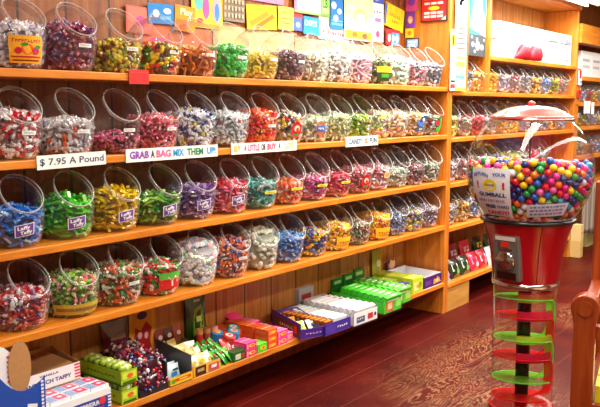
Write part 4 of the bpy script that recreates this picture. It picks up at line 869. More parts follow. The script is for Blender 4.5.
# 2 lime green trays with sour tubes
for k, z in enumerate((ZS, ZS + .085)):
    t = tray('candy_tray', f'lime green candy tray of green tubes, {"upper" if k else "lower"} one of two beside the taffy', .088, .29, .062, .062, (.062, .062), (.062, .062), 'a8cc20', '5a7a10', (2.07, .0, z), 0,
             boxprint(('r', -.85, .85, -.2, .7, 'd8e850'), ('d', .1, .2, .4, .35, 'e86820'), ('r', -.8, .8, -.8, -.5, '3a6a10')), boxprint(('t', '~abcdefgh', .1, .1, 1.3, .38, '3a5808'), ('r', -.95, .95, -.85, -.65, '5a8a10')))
    c = thing('candy_tube', f'rounded lime tube candy lying in the {"upper" if k else "lower"} lime tray', 'candy', (0, 0, 0), (0, 0, 0), f'green candy tubes, {"upper" if k else "lower"} tray')
    pr = [(.0, -.036), (.012, -.034), (.017, -.027), (.018, .02), (.012, .028), (.008, .034), (0, .036)]
    MB().lathe(pr, 'a8c838', 12).build('tube', M_wrap, c, (0, 0, 0), (0, PI / 2, 0), smooth=True); MB().lathe([(.0185, -.006), (.0185, .008)], 'dce8a0' if k else 'e8f4f0', 12).build('band', M_wrap, c, (0, 0, 0), (0, PI / 2, 0), smooth=True)
    for q in range(7):
        o = (c if q == 0 else kids_copy(c, (0, 0, 0))); o.location = (2.114, .028 + .039 * q, z + .0645 + (.004 if q % 2 else 0)); o.rotation_euler = (0, r.uniform(-.06, .06), r.uniform(-.15, .15))
    if k == 0:
        for ch in [2]: pass
# 3 cellophane bags of mixed sweets in a card tray
t = tray('candy_tray', 'dark card tray holding bags of red and blue sweets', .165, .27, .03, .16, (.03, .12), (.12, .19), '2c2a30', '3a3638', (2.172, .0, ZS), 0)
def sweets_bag(label, x, y, z, sx, sy, sz, seed, pal, base='3a1a2c'):
    rg = np.random.default_rng(seed); b = thing('candy_bag', label, 'candy bag', (x, y, z)); vs = []; fs = []; n_, m_ = 14, 9
    for j in range(m_ + 1):
        v = -PI / 2 + PI * j / m_
        for i in range(n_):
            a = 2 * PI * i / n_; ce = lambda c: math.copysign(abs(c) ** .6, c); k_ = 1 + .05 * math.sin(5 * a + 3 * v)
            vs.append((sx / 2 * ce(math.cos(v)) * ce(math.cos(a)) * k_ if abs(math.cos(v)) > 1e-6 else 0, sy / 2 * ce(math.cos(v)) * ce(math.sin(a)) * k_ if abs(math.cos(v)) > 1e-6 else 0, sz / 2 * (1 + ce(math.sin(v)))))
    for j in range(m_):
        for i in range(n_): fs.append((j * n_ + i, j * n_ + (i + 1) % n_, (j + 1) * n_ + (i + 1) % n_, (j + 1) * n_ + i))
    MB().add(vs, fs, base).build('bag', M_wrap, b, smooth=True)
    V = np.array(vs); V = np.concatenate([V, V, V]); pts = thin(V[rg.permutation(len(V))] * .97 + rg.normal(scale=.008, size=V.shape), .011, 260)
    me = pile_mesh('nugget', .024, pal, pts, rot_mats(len(pts), rg), rg.choice(len(pal), len(pts), p=np.array([w_ for _, w_, *_ in pal]) / sum(w_ for _, w_, *_ in pal)), rg, 0, M_wrap, False)
    o = link('sweets', me, b); o['kind'] = 'stuff'
BP = [('d82030', 3), ('f0e8f0', 2.5), ('2848a8', 2), ('8a2858', 2), ('501828', 2)]
sweets_bag('bag of red, white and blue sweets at the front of the dark tray', 2.25, .075, ZS + .005, .165, .15, .085, 1, BP)
sweets_bag('bag of red and blue sweets lying on the front bag', 2.255, .09, ZS + .088, .165, .15, .08, 2, BP)
sweets_bag('bag of dark red and pale sweets at the back of the dark tray', 2.25, .20, ZS + .09, .14, .10, .10, 3, [('8a2040', 3), ('d8c8c0', 2), ('50304a', 2), ('c84050', 1)], '4a2030')
pouch('candy_pouch', 'dark maroon pouch standing against the planks behind the green trays', 'candy bag', .16, .27, .03, '5e0e14', (2.30, .295, ZS), 0, .1, boxprint(('r', -.5, .6, .35, .5, 'a88070'), ('r', -.6, .5, .15, .25, '8a2a28'), ('r', -.4, .5, -.1, .0, '8a2a28')))
sign('header_card', 'yellow card with a red splash shape standing behind the bags', 'display card', 2.39, 2.55, ZS + .001, .520, .325, 'f0b820', boxprint(('r', -.78, .78, -.9, .9, 'e89c18'), ('p', [(-.7, -.1), (-.55, .4), (-.1, .25), (.3, .55), (.75, .3), (.6, -.15), (.7, -.4), (.1, -.5), (-.4, -.55)], 'c01420'), ('d', -.2, .1, .18, .12, 'f0d0d0'), ('d', .3, .05, .15, .12, 'f0d0d0'), ('d', 0, .78, .4, .14, '483058')))
# 4 yellow tray with charcoal lining
t = tray('candy_tray', 'yellow and red fronted tray lined with charcoal card, blue packets inside', .140, .25, .042, .06, (.03, .05), (.115, .15), 'f0c020', '4a4648', (2.346, -.004, ZS), 0, boxprint(('r', -.55, .85, -.1, .5, 'd84818'), ('d', -.7, .1, .2, .5, '70a028'), ('r', -.2, .5, .05, .3, 'f4d870')))
for k, (y, z) in enumerate([(.04, .004), (.075, .012), (.12, .004), (.16, .015)]):
    pouch('candy_packet', 'small blue and white foil packet in the charcoal lined tray', 'candy', .085, .075, .02, 'c8dce8', (2.415, y, ZS + .006), .1 * (-1) ** k, .25, boxprint(('r', -.6, .3, -.4, .1, '2878b0'), ('r', -.3, .6, .2, .45, '283848')), 'blue packets in the yellow tray')
# 5 pale yellow packets in a dark-labelled tray
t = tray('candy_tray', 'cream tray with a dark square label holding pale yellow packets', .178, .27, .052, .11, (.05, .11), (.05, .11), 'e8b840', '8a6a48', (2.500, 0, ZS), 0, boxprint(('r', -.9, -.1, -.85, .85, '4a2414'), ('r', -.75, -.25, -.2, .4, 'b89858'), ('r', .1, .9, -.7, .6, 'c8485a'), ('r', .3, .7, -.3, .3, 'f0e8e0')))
for k in range(11):
    x = 2.535 + (k % 3) * .052; y = .03 + (k // 3) * .062; c = ['f4ecc8', 'f0d878', 'f6f4e4'][k % 3]
    pouch('candy_packet', 'pale yellow and white packet heaped in the dark-labelled tray', 'candy', .06, .085, .026, c, (x, y, ZS + .006 + .012 * (k // 3)), r.uniform(-.4, .4), .35, boxprint(('d', 0, .1, .4, .25, 'e8a828'), ('r', -.3, .4, -.5, -.35, '88a048')), 'pale packets in the tray')
for k in range(3): pouch('candy_pouch', f'dark red foil packet standing behind the pale packets, {ORD[k]} from the left', 'candy bag', .07, .16, .02, ['8a1c20', '501010', 'a83020'][k], (2.575 + .062 * k, .305, ZS), 0, .12, boxprint(('d', 0, .5, .4, .15, 'e8d8d0'), ('r', -.4, .4, -.1, .1, 'd88878')))
# 6 tall green pouch and red tubes
pouch('candy_pouch', 'tall green and black pouch leaning on the planks', 'candy bag', .15, .30, .03, '1c4a18', (2.825, .30, ZS), 0, .06, boxprint(('p', [(-.5, -.5), (-.35, .45), (.45, .6), (.6, -.3)], '88b830'), ('r', -.3, .3, .7, .78, 'd8d8b8'), ('r', -.2, .3, .0, .2, 'c8d860')))
for k in range(3):
    t = thing('candy_tube', f'upright red and brown candy tube before the green pouch, {ORD[k]} from the left', 'candy', (2.765 + .042 * k, .225 - .012 * k, ZS)); MB().lathe([(.018, 0), (.018, .135)], ['b83028', 'a04838', 'c85048'][k], 14, cap0=True, cap1=True).build('tube', M_card, t, smooth=False); MB().lathe([(.0186, .11), (.0186, .137), (0, .137)], ['e8a060', 'c88858', 'e8a088'][k], 14).lathe([(.0186, .03), (.0186, .055)], 'e8d8b8', 14).build('tube_cap', M_card, t)
for k in range(9):
    pouch('candy_packet', 'bright green foil packet heaped before the upright tubes', 'candy', .055, .085, .016, ['30b828', '1c8a20', '58d040'][k % 3], (2.705 + .045 * (k % 3), .02 + .05 * (k // 3), ZS + .002 + .014 * (k // 3)), .5, .7 , boxprint(('r', -.3, .3, -.2, .2, 'c8e8a0'), ('d', 0, .5, .3, .12, 'e85830')), 'green packets before the tubes')
# 7 tins and small cartons
TN = [('3888c8', 'f0d848', 2.86, .22), ('2a98d0', 'e8c090', 2.925, .16), ('3a7840', '98c8e0', 2.98, .215), ('d03028', 'f4f0ec', 2.85, .125)]
for k, (c, c2, x, y) in enumerate(TN):
    t = thing('candy_tin', f'round {["blue and yellow", "blue and tan", "green and pale", "red and white"][k]} topped candy tin among the small cartons', 'tin', (x, y, ZS + .001), (.25, 0, 0)); MB().lathe([(.032, .008), (.032, .10)], c, 20, cap0=True).build('can', M_card, t); MB().lathe([(.0335, .10), (.0335, .108), (.028, .110), (0, .110)], c, 20).build('lid', M_card, t)
    mb = MB(); disc(mb, topf(0, 0, .110), 0, 0, .02, .02, c2); disc(mb, topf(0, 0, .1105), .004, .0, .010, .008, 'e85040'); mb.build('lid_print', M_card, t)
pouch('candy_pouch', 'red and white striped pouch leaning between tins and green packets', 'candy bag', .10, .11, .025, 'e02830', (2.835, .06, ZS + .001), .1, .5, boxprint(('p', [(-.6, -.6), (-.2, .5), (.1, .5), (-.2, -.6)], 'f6f2f0'), ('p', [(.1, -.6), (.4, .5), (.7, .4), (.4, -.6)], 'f6f2f0')))
carton('candy_carton', 'dark green small carton at the shelf edge beside the pink ones', 'candy box', 2.775, 2.862, .0, .06, ZS, ZS + .05, '28562a', boxprint(('r', -.7, .2, -.6, .5, 'c8d8b0'), ('r', .3, .8, -.5, .4, 'a83828')))
FP = boxprint(('d', .1, .05, .6, .5, 'f4c828'), ('d', .2, .05, .35, .28, 'e83868'), ('r', -.9, -.6, -.7, .7, 'f89ac0'))
def stack(name, lab, x, w_, y, d_, n, hh, col, fp, top, grp):
    for k in range(n): 
        ly = ['lowest', 'second', 'third'][k] if n > 1 else 'single'
        carton(name, f'{lab}, {ly} one' if n > 1 else lab, 'candy box', x, x + w_, y, y + d_, ZS + k * (hh + .0005), ZS + k * (hh + .0005) + hh, col, fp, boxprint(('r', -.8, .8, -.5, .5, top)), grp, 0, top)
stack('candy_carton', 'hot pink carton with yellow face at the shelf edge', 2.868, .083, 0, .09, 2, .037, 'e8307a', FP, 'f05898', None)
stack('candy_carton', 'bright green carton with yellow face at the shelf edge', 2.957, .078, 0, .08, 1, .046, '50d028', boxprint(('d', .1, .05, .6, .5, 'f4d828'), ('d', .2, .05, .3, .28, 'e84828')), '78e050', None)
for q, (y, c) in enumerate(((.0, 'e84818'), (.105, 'e85818'), (.21, 'd83018'))):
    stack('candy_carton', f'orange-red carton stack, {["front", "middle", "back"][q]} pile', 3.041, .078, y, .095, 3, .034, c, boxprint(('d', .1, .05, .6, .5, 'f4b828'), ('r', -.85, -.3, -.6, .6, 'f08858')), 'f06828', None)
carton('candy_carton', 'long orange box lying across the back of the carton piles', 'candy box', 2.93, 3.03, .17, .33, ZS, ZS + .085, 'e83a18', FP, boxprint(('r', -.8, .6, -.4, .5, 'f4803a')), None, -.1, 'f05020')
for q, y in enumerate((.0, .1, .2)):
    stack('candy_carton', f'rose pink carton with yellow face, {["front", "middle", "back"][q]} pile', 3.123, .085, y, .09, 2, .038 if q < 2 else .045, 'f03890', FP, 'f878b8', None)
pouch('candy_pouch', 'hot pink rounded packet lying on the rear cartons', 'candy bag', .11, .09, .04, 'f8408a', (3.13, .285, ZS + .094), .1, 1.2, None)
carton('candy_carton', 'single pink carton touching the purple tray', 'candy box', 3.214, 3.266, .01, .09, ZS, ZS + .045, 'f04898', FP, None, None, 0, 'f878b8')
# 8 purple tray set at an angle
t = tray('candy_tray', 'purple tray set at an angle with a brown side panel and lime sweets', .17, .33, .055, .09, (.085, .10), (.055, .09), '4a2490', '6a4a9a', (3.285, -.03, ZS), -.38,
         boxprint(('t', '~abcde', .0, .0, 1.2, .42, 'c8b8e8')), boxprint(('r', -.85, .8, -.6, .55, '5a2a18'), ('t', '~abcdef', .05, 0, .9, .42, 'e8e0f0'), ('r', .55, .75, -.5, .5, 'e04020')))
for k in range(6):
    lx, ly = .045 + (k % 2) * .08, .05 + (k // 2) * .1; c, s_ = math.cos(-.38), math.sin(-.38)
    pouch('candy_packet', 'lime, yellow and violet packet in the angled purple tray', 'candy', .07, .09, .02, ['c8e040', 'e8e8f0', 'f0a838'][k % 3], (3.285 + lx * c - ly * s_, -.03 + lx * s_ + ly * c, ZS + .006), -.38, .75, boxprint(('d', 0, .1, .45, .3, ['60b830', '58c848', 'd83828'][k % 3]), ('r', -.4, .4, -.5, -.3, '5a3a9a')), 'packets in the angled purple tray')
# 9 purple chocolate tray
t = tray('candy_tray', 'purple fronted tray of brown and pale chocolate bars', .235, .40, .066, .075, (.055, .07), (.06, .07), '3a2a98', '5a3a8a', (3.415, -.10, ZS), -.05,
         boxprint(('t', '~abcde', .35, .0, .8, .5, 'e8e8f8'), ('r', -.95, -.2, -.7, .7, '4a34a8')), boxprint(('r', -.9, .9, -.4, .5, '7a2818')))
p = pack('chocolate_bar', 'brown and gold wrapped bar in the purple fronted tray', 'candy', .068, .024, .07, '8a3a18', 'brown bars in the purple fronted tray', boxprint(('r', -.7, .7, -.2, .3, 'e0a040')), boxprint(('r', -.7, .7, -.6, .6, 'e8902a')), boxprint(('r', -.7, .7, 0, .6, 'c86020')))
row(p, [(3.465 + .0018 * k, -.07 + .034 * k, ZS + .0055) for k in range(11)], (.15, 0, -.05))
p = pack('candy_carton', 'white mint carton with pale green edge in the purple fronted tray', 'candy', .125, .034, .074, 'eef2f2', 'white cartons in the purple fronted tray', boxprint(('r', -.8, .8, -.5, .2, 'a8c8d0')), boxprint(('r', -.8, .6, -.5, .5, 'd0e0e0'), ('r', .7, .9, -.7, .7, '90c8b0')))
row(p, [(3.575 + .0025 * k, -.065 + .045 * k, ZS + .0055) for k in range(8)], (.12, 0, -.05))
# 10 white candy cartons
t = tray('candy_tray', 'white fronted tray printed in red and blue, filled with slanting white cartons', .235, .42, .075, .08, (.05, .07), (.05, .07), 'eceef0', '8898a0', (3.675, -.12, ZS), -.04,
         boxprint(('r', -.8, -.1, -.6, .3, '3a5a8a'), ('t', '~abc', -.45, -.05, .5, .3, 'f4f4f4'), ('r', .15, .6, -.5, .4, 'c83038'), ('d', .8, 0, .1, .3, '303848')))
p = pack('candy_carton', 'slanting white carton with red blocks in the white fronted tray', 'candy', .20, .03, .088, 'f2f2f4', 'slanting white cartons in the white fronted tray', boxprint(('r', -.5, .3, -.3, .5, 'c82838'), ('r', -.5, .3, -.6, -.4, 'e07078'), ('d', .7, .2, .12, .35, '303848'), ('r', -.9, -.65, -.5, .5, 'a8b0b8')), boxprint(('r', -.8, .4, -.6, .6, 'd8e0e4'), ('r', .5, .9, -.6, .6, 'c8a0a8')))
row(p, [(3.794 + .002 * k, -.085 + .045 * k, ZS + .010) for k in range(9)], (.3, 0, -.04))
carton('candy_carton', 'grey and red carton standing behind the slanting white cartons', 'candy box', 3.70, 3.85, .30, .345, ZS, ZS + .155, 'b0b4b8', boxprint(('r', -.7, .6, .1, .5, 'a83038'), ('r', -.7, .3, -.4, -.1, '606870')), None, None, 0, 'c8ccd0')
# 11 green gum boxes
GB = boxprint(('r', -.8, .8, -.1, .6, 'b8e8a0'), ('d', .2, -.3, .4, .35, 'e86838'), ('r', -.9, -.5, -.9, -.5, '1c7a20'))
for q, (x, c, lab, tr) in enumerate(((4.005, '38c828', 'bright green', 'd86030'), (4.215, '60c838', 'lighter green', '88c040'))):
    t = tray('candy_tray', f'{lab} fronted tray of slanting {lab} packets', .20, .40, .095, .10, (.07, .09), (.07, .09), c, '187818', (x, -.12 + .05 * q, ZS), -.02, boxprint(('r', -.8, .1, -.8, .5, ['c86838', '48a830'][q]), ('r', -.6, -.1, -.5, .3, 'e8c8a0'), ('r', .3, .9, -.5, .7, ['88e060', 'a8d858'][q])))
    p = pack('candy_packet', f'slanting {lab} packet with pale lettering in its green tray', 'candy', .175, .03, .098, c, f'{lab} packets', boxprint(('r', -.8, .7, .1, .6, 'e0f8d8'), ('r', -.5, .4, -.5, -.1, '1c8a28')), boxprint(('r', -.7, .8, -.6, .6, ['60e848', '2a8a28'][q]), ('r', -.2, .5, -.3, .3, 'e8f8e0')))
    row(p, [(x + .102 + .001 * k, -.085 + .05 * q + .045 * k, ZS + .012 + .002 * k) for k in range(8)], (.35, 0, -.02))
for k in range(3): carton('candy_carton', f'dark green flat carton leaning behind the green trays, {ORD[k]} from the left', 'candy box', 4.08 + .13 * k, 4.20 + .13 * k, .318, .334, ZS + .0, ZS + .145 + .01 * k, '1c7a24', boxprint(('r', -.7, .6, .5, .8, 'a8e890')), None, None, 0, '38a838')
# 12 pale green cartons, purple one, tall pouch
for k in range(4):
    carton('candy_carton', f'yellow-green carton of the row beside the purple box, {ORD[k]} from the front', 'candy box', 4.575, 4.715, -.0 + .082 * k, .078 + .082 * k, ZS, ZS + .105, 'c0d828', boxprint(('r', -.8, .1, -.7, .4, 'e8e890'), ('d', .4, 0, .35, .4, '88a820'), ('r', -.3, .2, -.3, .1, 'e8a028')), boxprint(('r', -.6, .6, -.5, .5, 'd8e858')), 'yellow-green cartons', 0, 'd0e048', dtop=boxprint(('r', -.7, .5, -.4, .4, 'e0ec70')))
carton('candy_carton', 'small violet and white carton beside the yellow-green row', 'candy box', 4.465, 4.56, .02, .08, ZS, ZS + .085, '583a88', boxprint(('r', -.6, .7, -.5, .5, 'd8d0e8'), ('r', -.2, .3, -.2, .3, 'e8a828')))
carton('candy_carton', 'pale lime carton between green packets and yellow-green row', 'candy box', 4.44, 4.565, .12, .30, ZS, ZS + .09, 'a8c838', None, boxprint(('r', -.6, .6, -.5, .5, 'e86838')), None, 0, 'c0d860')
pouch('candy_pouch', 'tall olive and dark pouch standing behind the green cartons', 'candy bag', .13, .265, .03, 'a8b038', (4.62, .315, ZS + .0), 0, .02, boxprint(('d', 0, .3, .45, .2, 'e0d890'), ('r', -.6, .6, -.6, -.2, '302848'), ('d', .1, -.1, .25, .15, 'd8b048')), cols2=[(0, .3, '2c2440')])
t = tray('display_box', 'purple display box with an empty white inside beside the upright', .255, .30, .085, .10, (.085, .095), (.085, .095), '4a1a70', 'e8eaf0', (4.735, .0, ZS), 0,
         boxprint(('p', [(.0, -.6), (.1, .4), (.35, .1), (.5, .6), (.75, .2), (.9, -.5)], 'e8a048'), ('d', .45, -.1, .18, .25, 'f8e0b0'), ('r', -.9, -.2, -.5, .3, '6a3a98')), boxprint(('r', -.6, .6, -.5, .5, '5a2a88')))
MB().box(.0, .12, .296, .300, .10, .17, '4a1a70').build('header', M_card, t)
mb = MB(); disc(mb, front(.06, .296, .135), 0, 0, .045, .03, 'e8a860'); mb.add([(.02, .2925, .15), (.035, .2925, .18), (.055, .2925, .16), (.07, .2925, .16), (.09, .2925, .178), (.10, .2925, .15), (.06, .2925, .11)], [tuple(range(7))], 'f0b870'); mb.build('header_print', M_card, t)
# 13 bottom shelf of the second unit
U2 = [('blue, pink and white pouch next to the upright', '58a8e0', 'f088c0', 'e8f0f8', 5.16, .05), ('black and green pouch with white panel', '182818', '58b848', 'd8e8d8', 5.33, .05), ('dark green pouch with pale panel', '1c3820', '70c060', 'e0e8d8', 5.50, .05), ('red and white pouch', 'd82048', 'f4e0e8', 'f8a0b8', 5.67, .05),
      ('crimson pouch with pink panel', 'c01838', 'f088a0', 'f4e8ec', 5.83, .05), ('white and blue pouch', 'd8e0f0', '3060c0', 'f0a040', 6.0, .05), ('dark red pouch', '901828', 'd04858', 'e8d0d0', 6.17, .05)]
for k, (lab, c, c2, c3, x, y) in enumerate(U2):
    pouch('candy_pouch', f'{lab}, front row behind the upright post', 'candy bag', .15, .15, .05, c, (x, y, ZS2), 0, .35, boxprint(('r', -.7, .5, -.3, .4, c3), ('d', .3, -.4, .4, .25, c2)))
for k, (lab, c, c2, x) in enumerate([('red upright pouch', 'b81830', 'f0c8d0', 5.35), ('maroon upright pouch with pale top', '8a1830', 'd8d0e0', 5.62), ('crimson upright pouch', 'd02040', 'e8c0c8', 5.85), ('black and yellow upright pouch', '182018', 'd8c830', 6.1), ('dark green upright pouch', '1c4020', '90a850', 6.32)]):
    pouch('candy_pouch', f'{lab} in the rear row of the low shelf', 'candy bag', .17, .20, .06, c, (x, .22, ZS2), 0, .15, boxprint(('r', -.6, .4, .1, .5, c2)))
# ------------------------------------------------------------------ things at the far end
for k, (x0, x1, z0, z1, c) in enumerate([(7.77, 7.86, .001, .17, 'c8a868'), (7.775, 7.86, .171, .33, 'd0b880')]):
    carton('wooden_crate', f'pale wooden crate on the floor beyond the gumball machine, {"upper" if k else "lower"} one', 'crate', x0, x1, -.10, .0, z0, z1, c, boxprint(('r', -.9, .9, -.1, .0, 'a88848')), None, None, 0, c, M_matte)
t = thing('cloth', 'grey striped cloth hanging from the low far shelf', 'cloth', (7.90, -.06, .20)); mb = MB(); n_ = 40; vs = []
for j in range(9):
    for i in range(n_ + 1): vs.append((i / n_ * 1.15, .015 * math.sin(i * .9) * (1 - j / 12) - .01, .52 * j / 8 + (.02 * math.sin(i * .35) if j == 0 else 0)))
mb.add(vs, [(j * (n_ + 1) + i, j * (n_ + 1) + i + 1, (j + 1) * (n_ + 1) + i + 1, (j + 1) * (n_ + 1) + i) for j in range(8) for i in range(n_)], [('9a8f82', '786c64')[i % 2] for j in range(8) for i in range(n_)]); o = mb.build('fabric', M_paper, t, smooth=True); sm = o.modifiers.new('s', 'SOLIDIFY'); sm.thickness = .004
carton('carton', 'pale green carton on the floor under the striped cloth', 'box', 8.45, 8.9, .04, .3, 0, .19, 'b8b070', None, None, None, 0, 'c8c088')
# ------------------------------------------------------------------ gumball machine
GX, GY = 2.778, -1.472
gm = thing('gumball_machine', 'red spiral gumball machine with a clear globe full of coloured gumballs', 'gumball machine', (GX, GY, 0))
AV = math.atan2(-2.54 - GY, -GX)       # towards the aisle's left end
MB().lathe([(0, 0), (.175, 0), (.178, .015), (.165, .03), (.13, .05), (.118, .08), (.112, .33), (.121, .36), (.121, .375), (.112, .381), (0, .383)], 'b01018', 48).build('base', M_plastic, gm, smooth=True).modifiers.new('e', 'EDGE_SPLIT')
MB().lathe([(.113, .379), (.1135, .6), (.114, .852)], 'ffffff', 48).build('clear_tube', M_tube, gm, smooth=True)
MB().lathe([(.0255, .382), (.0255, .86)], '101014', 24).build('centre_pole', M_plastic, gm, smooth=True)
MB().lathe([(.117, .838), (.1215, .842), (.1225, .85), (.1215, .858), (.117, .862)], 'e8e8ec', 48).build('chrome_ring', M_chrome, gm, smooth=True)
body = MB().lathe([(0, .852), (.112, .852), (.119, .858), (.122, .875), (.126, .92), (.134, .98), (.146, 1.03), (.160, 1.07), (.164, 1.082), (0, 1.083)], 'b0081a', 56).build('body', M_plastic, gm, smooth=True); body.modifiers.new('e', 'EDGE_SPLIT')
def rbody(z): return np.interp(z, [.858, .875, .92, .98, 1.03, 1.07, 1.082], [.119, .122, .126, .134, .146, .160, .164])
for aa in (AV + .32, AV + .32 + PI, AV - 1.25): MB().tube([((rbody(z) + .0005) * math.cos(aa), (rbody(z) + .0005) * math.sin(aa), z) for z in np.linspace(.86, 1.08, 12)], .0016, '800814', 6).build('seam', M_plastic, body)
MB().lathe([(.160, 1.078), (.171, 1.080), (.174, 1.087), (.171, 1.094), (.160, 1.096)], '18181c', 56).build('black_rim', M_plastic, gm, smooth=True)
GC = 1.268
def gr(z):
    d = z - GC; b = .245 if d < 0 else .232; return .2265 * math.sqrt(max(0, 1 - (d / b) ** 2))
MB().lathe([(gr(z), z) for z in np.linspace(1.088, 1.447, 34)] + [(.142, 1.452), (.142, 1.458)], 'ffffff', 64).build('globe', M_globe, gm, smooth=True)
lid = MB().lathe([(.146, 1.449), (.150, 1.455), (.147, 1.462), (.140, 1.464), (.118, 1.478), (.085, 1.491), (.045, 1.499), (0, 1.501)], 'e2524a', 48).build('lid', M_plastic, gm, smooth=True)
MB().lathe([(.1475, 1.446), (.152, 1.449), (.152, 1.453), (.1475, 1.456)], 'e8d0d0', 48).build('lid_rim', M_chrome, lid, smooth=True)
MB().lathe([(.010, 1.498), (.014, 1.504), (.013, 1.511), (.006, 1.516), (0, 1.517)], 'e05048', 20).build('lid_knob', M_plastic, lid, smooth=True)
MB().lathe([(.0035, 1.09), (.0035, 1.46)], '58504e', 8).build('centre_rod', M_plastic, gm, smooth=True)
MB().lathe([(.0, .80), (.016, .80), (.019, .81), (.019, .845), (.0, .85)], '101012', 20, (.078 * math.cos(AV + 1.2), .078 * math.sin(AV + 1.2))).build('chute', M_plastic, gm, smooth=True)
# two interleaved spiral tracks, each almost level round the back and dropping at the right
DROP0 = AV + math.radians(72)
def ztrack(s, z0):       # s in turns from the end of a drop
    n_ = math.floor(s); f_ = s - n_; lvl = max(0, (f_ - .83) / .17); lvl = lvl * lvl * (3 - 2 * lvl)
    return z0 - .156 * (n_ + lvl)
def track(name, mat, z0, turns, s0=0.0):
    N = int(64 * turns); vs = []; r0, r1 = .030, .1095; fs = []
    for i in range(N + 1):
        s_ = s0 + turns * i / N; a = DROP0 + .9 + 2 * PI * (s_ - .0); z = ztrack(s_, z0); fz = s_ - math.floor(s_); r0 = .030 + .048 * min(1, max(0, (fz - .80) / .05)) * min(1, (1 - fz) / .04)
        z += .013 * math.cos(a - AV); vs += [(r0 * math.cos(a), r0 * math.sin(a), z), (r1 * math.cos(a), r1 * math.sin(a), z), (r1 * math.cos(a), r1 * math.sin(a), z - .004), (r0 * math.cos(a), r0 * math.sin(a), z - .004)]
    for i in range(N):
        for k in range(4): fs.append((4 * i + k, 4 * i + (k + 1) % 4, 4 * i + 4 + (k + 1) % 4, 4 * i + 4 + k))
    MB().add(vs, [tuple(reversed(f)) for f in fs], 'ffffff').build(name, mat, gm)
    MB().tube([(r1 * math.cos(DROP0 + .9 + 2 * PI * t_), r1 * math.sin(DROP0 + .9 + 2 * PI * t_), ztrack(t_, z0) - .002 + .013 * math.cos(DROP0 + .9 + 2 * PI * t_ - AV)) for t_ in np.linspace(0, turns, N)], .0024, 'ffffff', 6).build(name.split('_')[0] + '_edge', M_edge[name[:3]], gm)
track('green_track', M_ngreen, .792, 2.83); track('red_track', M_nred, .722, 2.8)
def guard(mat, z0, h_, turn, nm):
    vs = []; N = 24
    for i in range(N + 1):
        f_ = .62 + .38 * i / N; a = DROP0 + .9 + 2 * PI * f_; z = ztrack(turn + min(f_, .9999), z0); rr = .108 - .002
        vs += [(rr * math.cos(a), rr * math.sin(a), z), (rr * math.cos(a), rr * math.sin(a), z + h_), ((rr - .003) * math.cos(a), (rr - .003) * math.sin(a), z + h_), ((rr - .003) * math.cos(a), (rr - .003) * math.sin(a), z)]
    MB().add(vs, [(4 * i + k, 4 * i + 4 + k, 4 * i + 4 + (k + 1) % 4, 4 * i + (k + 1) % 4) for i in range(N) for k in range(4)], 'ffffff').build(nm, mat, gm)
for q in range(2): guard(M_nyellow, .792, .030, q, 'yellow_guard'); guard(M_npink, .722, .036, q, 'pink_guard')
guard(M_npink, .80, .03, 0, 'pink_guard')
# coin mechanism, facing left along the aisle
am = AV - .52; cm = MB(); c_, s_ = math.cos(am), math.sin(am)
Mx = Matrix(((-s_, 0 * c_, c_, 0), (c_, 0, s_, 0), (0, 1, 0, 0), (0, 0, 0, 1)))   # local x = right, y = up, z = outwards
tl = math.radians(7); ORG = Matrix.Translation((.128 * c_, .128 * s_, .957)) @ Mx @ Matrix.Rotation(tl, 4, 'X')
def onplate(build, name, mat, parent, smooth=False):
    m_ = MB(); m_.T = ORG; build(m_); return m_.build(name, mat, parent, smooth=smooth)
plate = onplate(lambda m: m.box(-.052, .052, -.085, .085, -.03, .012, '6e6660'), 'coin_plate', M_plastic, gm)
bv = plate.modifiers.new('b', 'BEVEL'); bv.width = .006; bv.segments = 3
onplate(lambda m: m.box(-.04, .04, .066, .08, .012, .0145, 'e8dcd4'), 'price_label', M_card, plate)
onplate(lambda m: m.box(-.016, .012, .042, .060, .012, .016, 'f03018'), 'coin_slot_label', M_card, plate)
onplate(lambda m: m.box(-.030, .026, .030, .036, .012, .015, 'd8d8dc').box(-.03, -.022, .036, .060, .012, .015, 'c8c8cc'), 'slot_frame', M_chrome, plate)
onplate(lambda m: m.lathe([(.0, .012), (.036, .012), (.037, .020), (.030, .026), (0, .028)], 'c8c8cc', 28, (0, -.008)), 'turn_disc', M_chrome, plate, True)
onplate(lambda m: m.box(-.032, .032, -.014, -.002, .024, .044, 'e4e4e8'), 'turn_handle', M_chrome, plate)
onplate(lambda m: m.box(-.038, .038, -.078, -.052, .012, .016, '8a8684'), 'lower_plate', M_chrome, plate)
def globe_sheet(a0, a1, z0, z1, off=.002, skew=0):
    def f(u, v, k=0):
        a = a0 + (u + 1) / 2 * (a1 - a0); z = z0 + (v + 1) / 2 * (z1 - z0) + skew * u; r_ = gr(z) + off + k; return (r_ * math.cos(a), r_ * math.sin(a), z)
    return f
# hand-written paper signs on the globe
f = globe_sheet(AV - 1.02, AV - .28, 1.112, 1.284); fk = lambda k: (lambda u, v: f(u, v, k)); mb = MB(); rect(mb, f, -1, 1, -1, 1, 'f0eef6', 12, 12); 
paper = mb.build('paper_sign', M_paper, gm); mb = MB()
disc(mb, fk(.001), .05, .30, .36, .24, 'f6d820', 24)
def gtxt(s, cx, cy, ww, hh, col, g, bold=.03, arc=0):
    vs, fs, wd = text_geo(s, bold); mb.add([g(cx + x * ww / wd, cy + y * hh / .7 - arc * (x * ww / wd) ** 2) for x, y in vs], fs, col)
gtxt('RETURN', -.42, .74, .85, .13, '2848b0', fk(.0016), .03, .5); gtxt('YOUR', .52, .74, .62, .13, '2848b0', fk(.0016), .03, .3)
gtxt('ORANGE', .05, .30, .5, .09, '706020', fk(.002)); gtxt('!', -.62, .28, .12, .26, 'd82030', fk(.0016), .05); gtxt('!', .72, .28, .12, .26, 'd82030', fk(.0016), .05)
